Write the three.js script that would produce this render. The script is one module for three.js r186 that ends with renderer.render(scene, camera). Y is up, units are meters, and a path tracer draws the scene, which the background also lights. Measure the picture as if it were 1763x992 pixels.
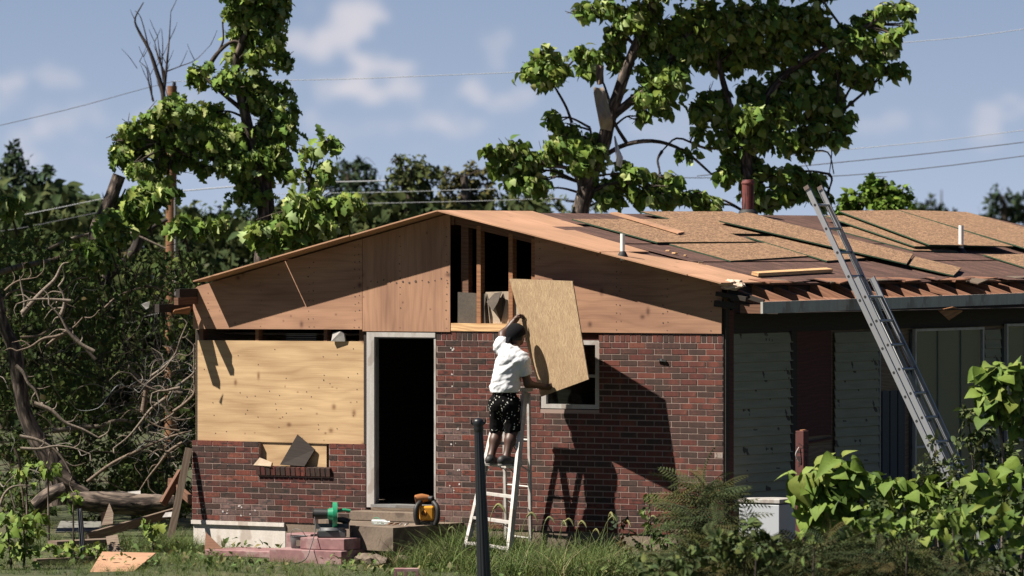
import * as THREE from 'three';
import { mergeGeometries } from 'three/addons/utils/BufferGeometryUtils.js';
import { ImprovedNoise } from 'three/addons/math/ImprovedNoise.js';
import { RoundedBoxGeometry } from 'three/addons/geometries/RoundedBoxGeometry.js';

// ------------------------------------------------------------------ camera
// house axes: x along the brick gable wall (right corner = 0), y up, z out of that wall
const FOCAL = 9250, CX = 881.5, CY = 496, TH = 32 * Math.PI / 180;
const V = (x, y, z) => new THREE.Vector3(x, y, z);
const EYE = V(30.04, 3.65, 52.56), PITCH = Math.atan(76 / FOCAL);
const RIGHT = V(Math.cos(TH), 0, -Math.sin(TH));
const LEVEL = V(-Math.sin(TH), 0, -Math.cos(TH));
const FWD = LEVEL.clone().multiplyScalar(Math.cos(PITCH)).add(V(0, -Math.sin(PITCH), 0));
const UPV = RIGHT.clone().cross(FWD);
const scene = new THREE.Scene();
const camera = new THREE.PerspectiveCamera(2 * Math.atan(496 / FOCAL) * 180 / Math.PI, 1024 / 576, 0.5, 6000);
camera.position.copy(EYE);
camera.lookAt(EYE.clone().add(FWD));
camera.focus = 61.5;
camera.userData.fStop = 3.2;

// ------------------------------------------------------------------ sky, sun, exposure
const SUN = V(-0.98, 1.75, 1).normalize();
const perlin = new ImprovedNoise();
const fbm = (x, y, z, o = 4) => { let s = 0, a = 0.5; for (let i = 0; i < o; i++) { s += a * perlin.noise(x, y, z); x *= 2.03; y *= 2.03; z *= 2.03; a *= 0.5; } return s; };
const sstep = (a, b, x) => { const t = Math.min(1, Math.max(0, (x - a) / (b - a))); return t * t * (3 - 2 * t); };
const SKY_LEVEL = 0.51;
{
  const W = 4096, H = 2048, data = new Float32Array(W * H * 4);
  // cumulus seen low over the trees: bearing and height in 1/9250 rad from the viewing bearing and the horizon
  const puffs = [[600, 45, 80, 42, 0.95], [650, 12, 48, 30, 0.9], [560, 75, 60, 28, 0.6], [690, 140, 90, 34, 0.9], [660, 110, 48, 26, 0.7], [800, 152, 62, 26, 0.7], [735, 165, 120, 34, 0.4], [845, 72, 28, 22, 0.4], [905, 168, 40, 18, 0.55], [560, 150, 60, 26, 0.55],
    [105, 132, 46, 20, 0.5], [14, 143, 28, 9, 0.75], [60, 185, 130, 26, 0.25], [330, 185, 90, 40, 0.2], [160, 215, 160, 30, 0.2], [30, 232, 46, 22, 0.4], [1712, 198, 48, 20, 0.62], [1545, 208, 60, 13, 0.4], [250, 220, 200, 26, 0.18], [620, 220, 260, 20, 0.22], [1690, 245, 90, 14, 0.25], [1200, 210, 160, 30, 0.2], [200, 290, 300, 26, 0.12],
    [-420, 120, 160, 50, 0.7], [-900, 200, 220, 40, 0.6], [2300, 150, 200, 50, 0.7], [2800, 60, 160, 60, 0.6], [3600, 190, 260, 40, 0.6], [-1800, 90, 240, 60, 0.6]];
  for (let j = 0; j < H; j++) {
    const el = ((j + 0.5) / H - 0.5) * Math.PI, ce = Math.cos(el), y = Math.sin(el);
    for (let i = 0; i < W; i++) {
      const az = ((i + 0.5) / W - 0.5) * 2 * Math.PI, k = (j * W + i) * 4;
      if (el < -0.01) { data[k] = 0.20 * SKY_LEVEL; data[k + 1] = 0.24 * SKY_LEVEL; data[k + 2] = 0.30 * SKY_LEVEL; data[k + 3] = 1; continue; }
      const e = Math.max(0, el), t = Math.exp(-e / 0.055), g = Math.exp(-e / 0.17);
      let r = 0.018 + 0.255 * g + 0.145 * t, gr = 0.048 + 0.345 * g + 0.105 * t, b = 0.13 + 0.475 * g + 0.035 * t;
      let c = 0;
      if (e < 0.9) {
        const dx = Math.cos(az) * ce, dz = Math.sin(az) * ce;
        const fx = dx * RIGHT.x + dz * RIGHT.z, fz = dx * LEVEL.x + dz * LEVEL.z, bear = Math.atan2(fx, fz);
        const X = CX + bear * FOCAL, Y = 420 - el * FOCAL;
        const n1 = e < 0.09 ? fbm(X / 80, Y / 50, 3.1, 6) : 0;
        if (e < 0.09) for (const p of puffs) {
          const ux = (X - p[0]) / p[2], uy = (Y - p[1]) / (Y > p[1] ? p[3] * 1.5 : p[3]);
          const q = ux * ux + uy * uy; if (q > 5) continue;
          const m = sstep(0.12, 0.6, 0.74 - Math.sqrt(q) * 0.66 + n1 * 2.5);
          c = 1 - (1 - c) * (1 - m * p[4] * 0.8);
        }
        const hgt = 1 / (y + 0.09), f2 = fbm(dx * hgt * 2.1 + 5, dz * hgt * 2.1, 9.7, 4);
        c = 1 - (1 - c) * (1 - 0.3 * sstep(0.18, 0.45, f2) * sstep(0.05, 0.12, e));
      }
      r += (0.70 - r) * c * 0.8; gr += (0.665 - gr) * c * 0.8; b += (0.70 - b) * c * 0.8;
      data[k] = r * SKY_LEVEL; data[k + 1] = gr * SKY_LEVEL; data[k + 2] = b * SKY_LEVEL; data[k + 3] = 1;
    }
  }
  const tex = new THREE.DataTexture(data, W, H, THREE.RGBAFormat, THREE.FloatType);
  tex.mapping = THREE.EquirectangularReflectionMapping; tex.magFilter = THREE.LinearFilter; tex.needsUpdate = true;
  scene.background = tex; scene.environment = tex;
}
const sun = new THREE.DirectionalLight(new THREE.Color().setRGB(1.0, 0.93, 0.83), 5);
sun.position.copy(SUN.clone().multiplyScalar(60)).add(V(-4, 0, 0)); sun.target.position.set(-4, 0, 0);
sun.castShadow = true;
Object.assign(sun.shadow.camera, { left: -40, right: 40, top: 40, bottom: -40, near: 1, far: 200 });
sun.shadow.mapSize.set(4096, 4096);
scene.add(sun, sun.target);
const renderer = new THREE.WebGLRenderer({ antialias: true });
renderer.setSize(1024, 576);
renderer.toneMapping = THREE.LinearToneMapping;
renderer.toneMappingExposure = 2.15;
renderer.shadowMap.enabled = true;

// ------------------------------------------------------------------ placing helpers
function rng(seed) { let a = seed >>> 0; return () => { a = (a + 0x6D2B79F5) >>> 0; let t = Math.imul(a ^ (a >>> 15), 1 | a); t = (t + Math.imul(t ^ (t >>> 7), 61 | t)) ^ t; return ((t ^ (t >>> 14)) >>> 0) / 4294967296; }; }
const ray = (px, py) => FWD.clone().addScaledVector(RIGHT, (px - CX) / FOCAL).addScaledVector(UPV, (CY - py) / FOCAL);
const P = (px, py, depth) => EYE.clone().addScaledVector(ray(px, py), depth);
function onPlane(px, py, n, d) { const R = ray(px, py); return EYE.clone().addScaledVector(R, (d - n.dot(EYE)) / n.dot(R)); }
const W = (px, py, z = 0) => onPlane(px, py, V(0, 0, 1), z);           // on a plane parallel to the gable wall
const S = (px, py, x = 0) => onPlane(px, py, V(1, 0, 0), x);           // on a plane parallel to the side wall
const G = (px, py, y = 0) => onPlane(px, py, V(0, 1, 0), y);           // on the ground
const RX = -3.62, RY = 4.04, RS = 0.219, LS = 0.24;
const NR = V(RS, 1, 0).normalize(), NL = V(-LS, 1, 0).normalize();
const roofY = (x) => x > RX ? RY - RS * (x - RX) : RY - LS * (RX - x);
const R_ = (px, py, off = 0) => onPlane(px, py, NR, NR.dot(V(RX, RY, 0)) + off);   // on the right roof slope
const roofAt = (x, z, off = 0) => V(x, roofY(x), z).addScaledVector(x > RX ? NR : NL, off);

// ------------------------------------------------------------------ naming helpers
const used = {};
function numbered(n) { const k = used[n] = (used[n] ?? -1) + 1; return k ? n + '_' + String(k).padStart(3, '0') : n; }
function describe(o, label, category, group, kind) {
  if (label) o.userData.label = label;
  if (category) o.userData.category = category;
  if (group) o.userData.group = group;
  if (kind) o.userData.kind = kind;
  return o;
}
function thing(name, label, category, at = V(0, 0, 0), group) {
  const o = new THREE.Group(); o.name = numbered(name); o.position.copy(at); scene.add(o);
  return describe(o, label, category, group);
}
// geometry is given in world coordinates; the mesh is moved so that it hangs under its parent
function part(name, geo, m, parent, kind) {
  const g = Array.isArray(geo) ? join(geo) : geo;
  const o = new THREE.Mesh(g, m); o.name = numbered(name); o.castShadow = o.receiveShadow = true;
  if (parent !== scene) { let p = parent; while (p && p !== scene) { o.position.sub(p.position); p = p.parent; } }
  parent.add(o); if (kind) o.userData.kind = kind;
  return o;
}
function holder(name, parent) { const o = new THREE.Group(); o.name = numbered(name); parent.add(o); return o; }
function single(name, geo, m, label, category, group, kind) { return describe(part(name, geo, m, scene), label, category, group, kind); }
function join(list) {
  const keep = list.map((g) => { const q = g.index ? g.toNonIndexed() : g; for (const k of Object.keys(q.attributes)) if (!['position', 'normal', 'uv', 'color'].includes(k)) q.deleteAttribute(k); return q; });
  const col = keep.some((g) => g.attributes.color);
  for (const g of keep) {
    if (!g.attributes.normal) g.computeVertexNormals();
    if (!g.attributes.uv) g.setAttribute('uv', new THREE.BufferAttribute(new Float32Array(g.attributes.position.count * 2), 2));
    if (!col) g.deleteAttribute('color');
  }
  return keep.length === 1 ? keep[0] : mergeGeometries(keep);
}

// ------------------------------------------------------------------ geometry helpers (uv in metres)
function metreUV(g) {
  if (g.index) g = g.toNonIndexed();
  const p = g.attributes.position, n = g.attributes.normal, uv = new Float32Array(p.count * 2);
  for (let i = 0; i < p.count; i++) {
    const ax = Math.abs(n.getX(i)), ay = Math.abs(n.getY(i)), az = Math.abs(n.getZ(i));
    if (az >= ax && az >= ay) { uv[2 * i] = p.getX(i); uv[2 * i + 1] = p.getY(i); }
    else if (ay >= ax) { uv[2 * i] = p.getX(i); uv[2 * i + 1] = p.getZ(i); }
    else { uv[2 * i] = p.getZ(i); uv[2 * i + 1] = p.getY(i); }
  }
  g.setAttribute('uv', new THREE.BufferAttribute(uv, 2)); return g;
}
function box(x0, x1, y0, y1, z0, z1, round = 0) {
  const w = x1 - x0, h = y1 - y0, d = z1 - z0;
  const g = round ? new RoundedBoxGeometry(w, h, d, 2, round) : new THREE.BoxGeometry(w, h, d);
  g.translate((x0 + x1) / 2, (y0 + y1) / 2, (z0 + z1) / 2); return metreUV(g);
}
// a beam of width w (across side) and height h (along up) from a to b
function beam(a, b, w, h, up = V(0, 1, 0), round = 0) {
  const d = b.clone().sub(a), L = d.length(); d.normalize();
  const s = d.clone().cross(up).normalize(), u = s.clone().cross(d).normalize();
  let g = round ? new RoundedBoxGeometry(L, h, w, 2, round) : new THREE.BoxGeometry(L, h, w);
  g = metreUV(g);
  g.applyMatrix4(new THREE.Matrix4().makeBasis(d, u, s)); 
  g.translate((a.x + b.x) / 2, (a.y + b.y) / 2, (a.z + b.z) / 2); return g;
}
// a flat board: convex outline pts (seen from the side n points to), thickness t behind it; grain along the first edge
function slab(pts, t, n, turn = false, off = 0) {
  if (!n) n = pts[1].clone().sub(pts[0]).cross(pts[2].clone().sub(pts[0])).normalize();
  const e1 = pts[1].clone().sub(pts[0]).addScaledVector(n, -pts[1].clone().sub(pts[0]).dot(n)).normalize(), e2 = n.clone().cross(e1);
  const pos = [], uv = [], o = pts[0], N = pts.length;
  const flip = pts[1].clone().sub(pts[0]).cross(pts[2].clone().sub(pts[0])).dot(n) < 0;
  const top = flip ? [...pts].reverse() : pts, bot = top.map((p) => p.clone().addScaledVector(n, -t));
  const put = (p, w) => { pos.push(p.x, p.y, p.z); const q = p.clone().sub(o); const a = q.dot(e1) + off, b = q.dot(e2) + off * 0.7 + (w || 0); if (turn) uv.push(b, a); else uv.push(a, b); };
  for (let i = 1; i < N - 1; i++) { put(top[0]); put(top[i]); put(top[i + 1]); put(bot[0]); put(bot[i + 1]); put(bot[i]); }
  for (let i = 0; i < N; i++) { const j = (i + 1) % N; put(top[i]); put(bot[i], t); put(bot[j], t); put(top[i]); put(bot[j], t); put(top[j]); }
  const g = new THREE.BufferGeometry();
  g.setAttribute('position', new THREE.Float32BufferAttribute(pos, 3)); g.setAttribute('uv', new THREE.Float32BufferAttribute(uv, 2));
  g.computeVertexNormals(); return g;
}
// only the rim of such a board, a little proud
function rim(pts, t, n, proud = 0.0015) {
  const c = pts.reduce((a, p) => a.add(p), V(0, 0, 0)).multiplyScalar(1 / pts.length), pos = [];
  const q = pts.map((p) => p.clone().add(p.clone().sub(c).normalize().multiplyScalar(proud * 2)).addScaledVector(n, 0.0005)), b = q.map((p) => p.clone().addScaledVector(n, -t - 0.001));
  const flip = pts[1].clone().sub(pts[0]).cross(pts[2].clone().sub(pts[0])).dot(n) < 0;
  for (let i = 0; i < q.length; i++) { const j = (i + 1) % q.length; const f = flip ? [q[i], q[j], b[j], q[i], b[j], b[i]] : [q[i], b[i], b[j], q[i], b[j], q[j]]; for (const p of f) pos.push(p.x, p.y, p.z); }
  const g = new THREE.BufferGeometry(); g.setAttribute('position', new THREE.Float32BufferAttribute(pos, 3)); g.computeVertexNormals(); return metreUV(g);
}
function limb(pts, r0, r1, seg = 6, wob = 0, R) {
  const curve = new THREE.CatmullRomCurve3(pts), n = Math.max(3, pts.length * 3), pos = [], uv = [], idx = [], nor = [];
  const ring = []; let up = V(0.3, 0.2, 0.9).normalize(), len = 0, last = null;
  for (let i = 0; i <= n; i++) {
    const t = i / n, c = curve.getPoint(t), d = curve.getTangent(t), s = d.clone().cross(up).normalize(), u = s.clone().cross(d).normalize(); up = u;
    if (last) len += c.distanceTo(last); last = c;
    const rad = Array.isArray(r0) ? THREE.MathUtils.lerp(r0[Math.floor(t * (r0.length - 1))], r0[Math.min(r0.length - 1, Math.floor(t * (r0.length - 1)) + 1)], (t * (r0.length - 1)) % 1) : THREE.MathUtils.lerp(r0, r1, t);
    for (let k = 0; k <= seg; k++) {
      const a = k / seg * Math.PI * 2, rr = rad * (1 + (wob ? wob * perlin.noise(c.x * 3 + Math.cos(a), c.y * 3 + Math.sin(a), c.z * 3) : 0));
      const dir = s.clone().multiplyScalar(Math.cos(a)).addScaledVector(u, Math.sin(a)), p = c.clone().addScaledVector(dir, rr);
      pos.push(p.x, p.y, p.z); nor.push(dir.x, dir.y, dir.z); uv.push(a * rad, len);
    }
  }
  for (let i = 0; i < n; i++) for (let k = 0; k < seg; k++) { const a = i * (seg + 1) + k, b = a + seg + 1; idx.push(a, b, a + 1, b, b + 1, a + 1); }
  const c0 = pos.length / 3; pos.push(pts[0].x, pts[0].y, pts[0].z); nor.push(0, -1, 0); uv.push(0, 0); const e = pts[pts.length - 1]; pos.push(e.x, e.y, e.z); nor.push(0, 1, 0); uv.push(0, 0);
  for (let k = 0; k < seg; k++) { idx.push(c0, k, k + 1); const b = n * (seg + 1); idx.push(c0 + 1, b + k + 1, b + k); }
  const g = new THREE.BufferGeometry(); g.setAttribute('position', new THREE.Float32BufferAttribute(pos, 3)); g.setAttribute('normal', new THREE.Float32BufferAttribute(nor, 3)); g.setAttribute('uv', new THREE.Float32BufferAttribute(uv, 2)); g.setIndex(idx);
  return g;
}
const rod = (a, b, r0, r1 = r0, seg = 8) => limb([a, a.clone().lerp(b, 0.5), b], r0, r1, seg);
function lathe(profile, at, seg = 20) { const g = new THREE.LatheGeometry(profile.map(([r, y]) => new THREE.Vector2(r, y)), seg); g.translate(at.x, at.y, at.z); return g; }

// ------------------------------------------------------------------ procedural textures
const hash = (x, y, s) => { let h = Math.imul(x, 374761393) + Math.imul(y, 668265263) + Math.imul(s, 1442695041); h = Math.imul(h ^ (h >>> 13), 1274126177); return ((h ^ (h >>> 16)) >>> 0) / 4294967296; };
function vn(x, y, px, py, s) { // value noise that tiles every px, py cells
  const xi = Math.floor(x), yi = Math.floor(y), fx = x - xi, fy = y - yi, u = fx * fx * (3 - 2 * fx), v = fy * fy * (3 - 2 * fy), m = (a, n) => ((a % n) + n) % n;
  const a = hash(m(xi, px), m(yi, py), s), b = hash(m(xi + 1, px), m(yi, py), s), c = hash(m(xi, px), m(yi + 1, py), s), d = hash(m(xi + 1, px), m(yi + 1, py), s);
  return a + (b - a) * u + (c - a) * v + (a - b - c + d) * u * v;
}
function tfbm(u, v, fx, fy, s, o = 4) { let r = 0, a = 0.5; for (let i = 0; i < o; i++) { r += a * vn(u * fx, v * fy, fx, fy, s + i * 17); fx *= 2; fy *= 2; a *= 0.5; } return r; }
function texture(w, h, size, fn, srgb = true) { // fn(u, v) -> [r, g, b] in 0..1; size = metres covered [x, y]
  const d = new Uint8Array(w * h * 4);
  for (let j = 0; j < h; j++) for (let i = 0; i < w; i++) { const c = fn((i + 0.5) / w, (j + 0.5) / h), k = (j * w + i) * 4; for (let q = 0; q < 3; q++) d[k + q] = Math.max(0, Math.min(255, c[q] * 255)); d[k + 3] = 255; }
  const t = new THREE.DataTexture(d, w, h); t.wrapS = t.wrapT = THREE.RepeatWrapping; t.magFilter = THREE.LinearFilter; t.minFilter = THREE.LinearMipmapLinearFilter; t.generateMipmaps = true;
  if (srgb) t.colorSpace = THREE.SRGBColorSpace;
  t.repeat.set(1 / size[0], 1 / size[1]); t.needsUpdate = true; return t;
}
const mix3 = (a, b, t) => [a[0] + (b[0] - a[0]) * t, a[1] + (b[1] - a[1]) * t, a[2] + (b[2] - a[2]) * t];
const mat = (o) => new THREE.MeshStandardMaterial({ roughness: 0.85, metalness: 0, ...o });
const lin = (r, g, b) => new THREE.Color().setRGB(r, g, b);

// plywood: long wavy grain, football plugs, knots and nail heads; colours are sRGB 0..1
function plywood(base, dark, seed, plugs, knots) {
  const R = rng(seed), marks = [];
  for (let i = 0; i < plugs; i++) marks.push([R(), R(), 0.006 + 0.008 * R(), 0.006 + 0.006 * R(), 0.55 + 0.3 * R()]);
  for (let i = 0; i < knots; i++) marks.push([R(), R(), 0.016 + 0.014 * R(), 0.02 + 0.02 * R(), 0.85]);
  return texture(1024, 512, [2.44, 1.22], (u, v) => {
    const warp = tfbm(u, v, 3, 5, seed, 3) * 0.9 + tfbm(u, v, 9, 9, seed + 5, 2) * 0.12;
    const g = Math.sin((v * 11 + warp * 2.6) * Math.PI * 2) * 0.5 + 0.5, fine = tfbm(u, v, 10, 220, seed + 9, 3), wide = tfbm(u, v, 4, 6, seed + 31, 3);
    let t = 0.14 * Math.pow(g, 3) + 0.42 * (fine - 0.45) + 0.75 * (wide - 0.5) + 0.08;
    for (const m of marks) { let dx = Math.abs(u - m[0]), dy = Math.abs(v - m[1]); dx = Math.min(dx, 1 - dx) * 2; dy = Math.min(dy, 1 - dy); const q = (dx * dx) / (m[2] * m[2]) + (dy * dy) / (m[3] * m[3]); if (q < 6) t += m[4] * Math.exp(-q * 1.2); }
    return mix3(base, dark, Math.max(-0.2, Math.min(1, t)));
  });
}
const TX = {};
TX.plyRed = plywood([0.585, 0.44, 0.345], [0.345, 0.23, 0.175], 11, 10, 5);
TX.plyTan = plywood([0.685, 0.57, 0.425], [0.42, 0.30, 0.19], 23, 14, 7);
TX.plyRoof = plywood([0.655, 0.50, 0.39], [0.44, 0.33, 0.24], 37, 6, 3);
TX.plyGrey = plywood([0.62, 0.49, 0.37], [0.34, 0.25, 0.19], 41, 10, 6);
function strands(seed, lo, hi, n, sw, sl) { // oriented strand board: overlapping flakes
  const Wd = 768, buf = new Float32Array(Wd * Wd * 3), R = rng(seed); for (let i = 0; i < Wd * Wd; i++) { buf[3 * i] = lo[0]; buf[3 * i + 1] = lo[1]; buf[3 * i + 2] = lo[2]; }
  for (let k = 0; k < n; k++) {
    const cx = R() * Wd, cy = R() * Wd, a = (R() - 0.5) * 1.5, L = sl * (0.4 + R()), w = sw * (0.4 + R()), c = mix3(lo, hi, Math.pow(R(), 0.8)), ca = Math.cos(a), sa = Math.sin(a), E = Math.ceil(L / 2 + w);
    for (let y = -E; y <= E; y++) for (let x = -E; x <= E; x++) { const p = x * ca + y * sa, q = -x * sa + y * ca; if (Math.abs(p) < L / 2 && Math.abs(q) < w / 2) { const i = (((Math.floor(cx) + x) % Wd + Wd) % Wd + (((Math.floor(cy) + y) % Wd + Wd) % Wd) * Wd) * 3, f = 0.88 + 0.12 * hash(Math.round(q * 2), k, 3); buf[i] = c[0] * f; buf[i + 1] = c[1] * f; buf[i + 2] = c[2] * f; } }
  }
  return texture(Wd, Wd, [1.22, 1.22], (u, v) => { const i = (Math.floor(u * Wd) + Math.floor(v * Wd) * Wd) * 3; return [buf[i], buf[i + 1], buf[i + 2]]; });
}
TX.osb = strands(5, [0.38, 0.275, 0.195], [0.68, 0.54, 0.405], 4200, 9, 40);
TX.board = strands(8, [0.56, 0.465, 0.355], [0.73, 0.63, 0.495], 5200, 4, 46);
TX.felt = texture(512, 512, [2.2, 2.2], (u, v) => { const a = tfbm(u, v, 5, 18, 3, 5), b = vn(u * 160, v * 160, 160, 160, 9), c = tfbm(u, v, 40, 3, 12, 3); return mix3([0.26, 0.17, 0.135], [0.49, 0.35, 0.29], Math.max(0, Math.min(1, (a - 0.3) * 1.1 + (b - 0.5) * 0.5 + (c - 0.5) * 0.5))); });
TX.concrete = texture(512, 512, [1.6, 1.6], (u, v) => { const a = tfbm(u, v, 4, 4, 21, 5), b = vn(u * 120, v * 120, 120, 120, 22), s = sstep(0.56, 0.66, tfbm(u, v, 6, 6, 77, 4)); return mix3(mix3([0.33, 0.285, 0.245], [0.49, 0.43, 0.37], a + (b - 0.5) * 0.4), [0.27, 0.22, 0.185], s * 0.6); });
TX.paint = texture(512, 512, [1.5, 1.5], (u, v) => { const s = sstep(0.52, 0.6, tfbm(u, v, 8, 5, 51, 5)), b = tfbm(u, v, 30, 4, 53, 3), c = vn(u * 140, v * 140, 140, 140, 6); return mix3(mix3([0.80, 0.775, 0.745], [0.65, 0.61, 0.575], b * 0.8 + (c - 0.5) * 0.3), [0.50, 0.43, 0.38], s * 0.35); });
TX.pink = texture(512, 512, [1.2, 1.2], (u, v) => { const s = sstep(0.5, 0.6, tfbm(u, v, 7, 7, 61, 5)), b = tfbm(u, v, 20, 20, 63, 3); return mix3(mix3([0.44, 0.31, 0.315], [0.57, 0.425, 0.42], b), [0.62, 0.55, 0.53], s * 0.5); });
TX.siding = texture(512, 256, [2, 1], (u, v) => { const s = sstep(0.70, 0.74, tfbm(u, v, 14, 8, 71, 4)), b = tfbm(u, v, 6, 40, 73, 3); return mix3(mix3([0.56, 0.58, 0.54], [0.46, 0.48, 0.44], b), [0.17, 0.15, 0.13], s * 0.8); });
TX.scuffed = texture(512, 256, [1.4, 0.7], (u, v) => { const s = sstep(0.60, 0.66, tfbm(u, v, 22, 6, 81, 5)), b = tfbm(u, v, 6, 40, 83, 3); return mix3(mix3([0.62, 0.63, 0.62], [0.48, 0.49, 0.49], b), [0.14, 0.12, 0.11], s * 0.8); });
TX.wood = texture(512, 256, [1.2, 0.3], (u, v) => { const g = Math.sin((v * 7 + tfbm(u, v, 2, 3, 91, 3) * 3) * 6.28) * 0.5 + 0.5, f = tfbm(u, v, 6, 90, 92, 3); return mix3([1.0, 0.93, 0.84], [0.62, 0.50, 0.42], 0.35 * g + 0.8 * (f - 0.35)); });
TX.bark = texture(256, 512, [0.5, 0.9], (u, v) => { const r = Math.abs(tfbm(u, v, 9, 4, 101, 4) - 0.48) * 5, f = tfbm(u, v, 40, 20, 103, 3); return mix3([0.17, 0.14, 0.12], [0.52, 0.46, 0.41], Math.min(1, r) * 0.8 + (f - 0.5) * 0.5); });
TX.soil = texture(512, 512, [4, 4], (u, v) => { const a = tfbm(u, v, 6, 6, 111, 6), b = vn(u * 200, v * 200, 200, 200, 113), s = sstep(0.48, 0.6, tfbm(u, v, 4, 4, 117, 5)); return mix3(mix3([0.17, 0.20, 0.095], [0.27, 0.285, 0.15], a + (b - 0.5) * 0.5), [0.34, 0.30, 0.23], s * 0.5); });
const brickTex = (a, b, seed) => texture(192, 64, [1, 1], (u, v) => { const st = 0.7 * tfbm(u, v, 9, 1, seed, 3) + 0.4 * tfbm(u, v, 4, 3, seed + 40, 3), f = vn(u * 64, v * 32, 64, 32, seed + 3), q = sstep(0.50, 0.66, tfbm(u, v, 4, 1, seed + 7, 3)), h = sstep(0.60, 0.72, tfbm(u, v, 5, 2, seed + 19, 3)); return mix3(mix3(mix3(a, b, Math.min(1, st * 1.1 + (f - 0.5) * 0.4)), [0.20, 0.135, 0.105], q * 0.6), [0.44, 0.27, 0.21], h * 0.5); });

const M = {
  plyRed: mat({ map: TX.plyRed, bumpMap: TX.plyRed, bumpScale: 0.0012 }), plyTan: mat({ map: TX.plyTan, roughness: 0.8 }), plyRoof: mat({ map: TX.plyRoof }), plyGrey: mat({ map: TX.plyGrey }),
  osb: mat({ map: TX.osb, bumpMap: TX.osb, bumpScale: 0.002 }), board: mat({ map: TX.board, roughness: 0.75 }), felt: mat({ map: TX.felt, roughness: 0.95 }),
  green: mat({ color: lin(0.012, 0.042, 0.018), roughness: 0.7 }), concrete: mat({ map: TX.concrete, bumpMap: TX.concrete, bumpScale: 0.004 }), whitePaint: mat({ map: TX.paint, bumpMap: TX.paint, bumpScale: 0.003 }), pink: mat({ map: TX.pink }),
  siding: mat({ map: TX.siding, color: lin(0.88, 0.78, 0.66) }), scuffed: mat({ map: TX.scuffed, color: lin(0.55, 0.56, 0.54) }),
  stud: mat({ map: TX.wood, color: lin(0.30, 0.165, 0.095) }), rafter: mat({ map: TX.wood, color: lin(0.27, 0.15, 0.105) }), pine: mat({ map: TX.wood, color: lin(0.66, 0.50, 0.31) }), greyWood: mat({ map: TX.wood, color: lin(0.165, 0.145, 0.13) }), oldWood: mat({ map: TX.wood, color: lin(0.15, 0.085, 0.06) }),
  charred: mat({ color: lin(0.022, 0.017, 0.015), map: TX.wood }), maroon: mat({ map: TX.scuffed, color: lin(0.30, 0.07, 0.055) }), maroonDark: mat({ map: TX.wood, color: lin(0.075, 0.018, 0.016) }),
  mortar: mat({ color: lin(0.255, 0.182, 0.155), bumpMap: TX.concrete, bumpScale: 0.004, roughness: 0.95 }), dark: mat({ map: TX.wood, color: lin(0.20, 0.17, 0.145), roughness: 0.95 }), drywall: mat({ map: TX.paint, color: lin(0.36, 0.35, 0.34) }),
  whiteTrim: mat({ map: TX.paint, color: lin(0.68, 0.70, 0.72), roughness: 0.6 }), greyTrim: mat({ map: TX.paint, color: lin(0.34, 0.37, 0.40), roughness: 0.6 }), glass: new THREE.MeshPhysicalMaterial({ color: lin(0.9, 0.95, 0.95), roughness: 0.06, transmission: 1, thickness: 0, ior: 1.5, specularIntensity: 0.5 }),
  aluminium: mat({ color: lin(0.31, 0.32, 0.335), metalness: 0.45, roughness: 0.42, bumpMap: TX.concrete, bumpScale: 0.001 }), whiteMetal: mat({ map: TX.paint, color: lin(0.92, 0.94, 0.97), roughness: 0.5 }), pvc: mat({ color: lin(0.72, 0.71, 0.68), roughness: 0.5 }), flue: mat({ map: TX.scuffed, color: lin(0.50, 0.115, 0.10), roughness: 0.7 }),
  blackIron: mat({ color: lin(0.010, 0.011, 0.013), roughness: 0.42, bumpMap: TX.concrete, bumpScale: 0.003 }), rubber: mat({ color: lin(0.012, 0.012, 0.013), roughness: 0.7 }), bark: mat({ map: TX.bark, bumpMap: TX.bark, bumpScale: 0.02, roughness: 0.95 }), paleBark: mat({ map: TX.wood, color: lin(0.20, 0.195, 0.19), roughness: 0.9 }), pole: mat({ map: TX.wood, color: lin(0.22, 0.125, 0.07), roughness: 0.9 }),
  wire: mat({ color: lin(0.10, 0.105, 0.12), roughness: 0.7 }), wireBright: mat({ color: lin(0.42, 0.43, 0.45), roughness: 0.5 }),
};

// ------------------------------------------------------------------ ground
{
  const g = new THREE.PlaneGeometry(4000, 4000, 8, 8); g.rotateX(-Math.PI / 2);
  const uv = g.attributes.uv, p = g.attributes.position; for (let i = 0; i < uv.count; i++) uv.setXY(i, p.getX(i), p.getZ(i));
  describe(part('ground', g, mat({ map: TX.soil, roughness: 1 }), scene), 'grassy yard with bare soil around the house', null, null, 'structure');
}

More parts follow.
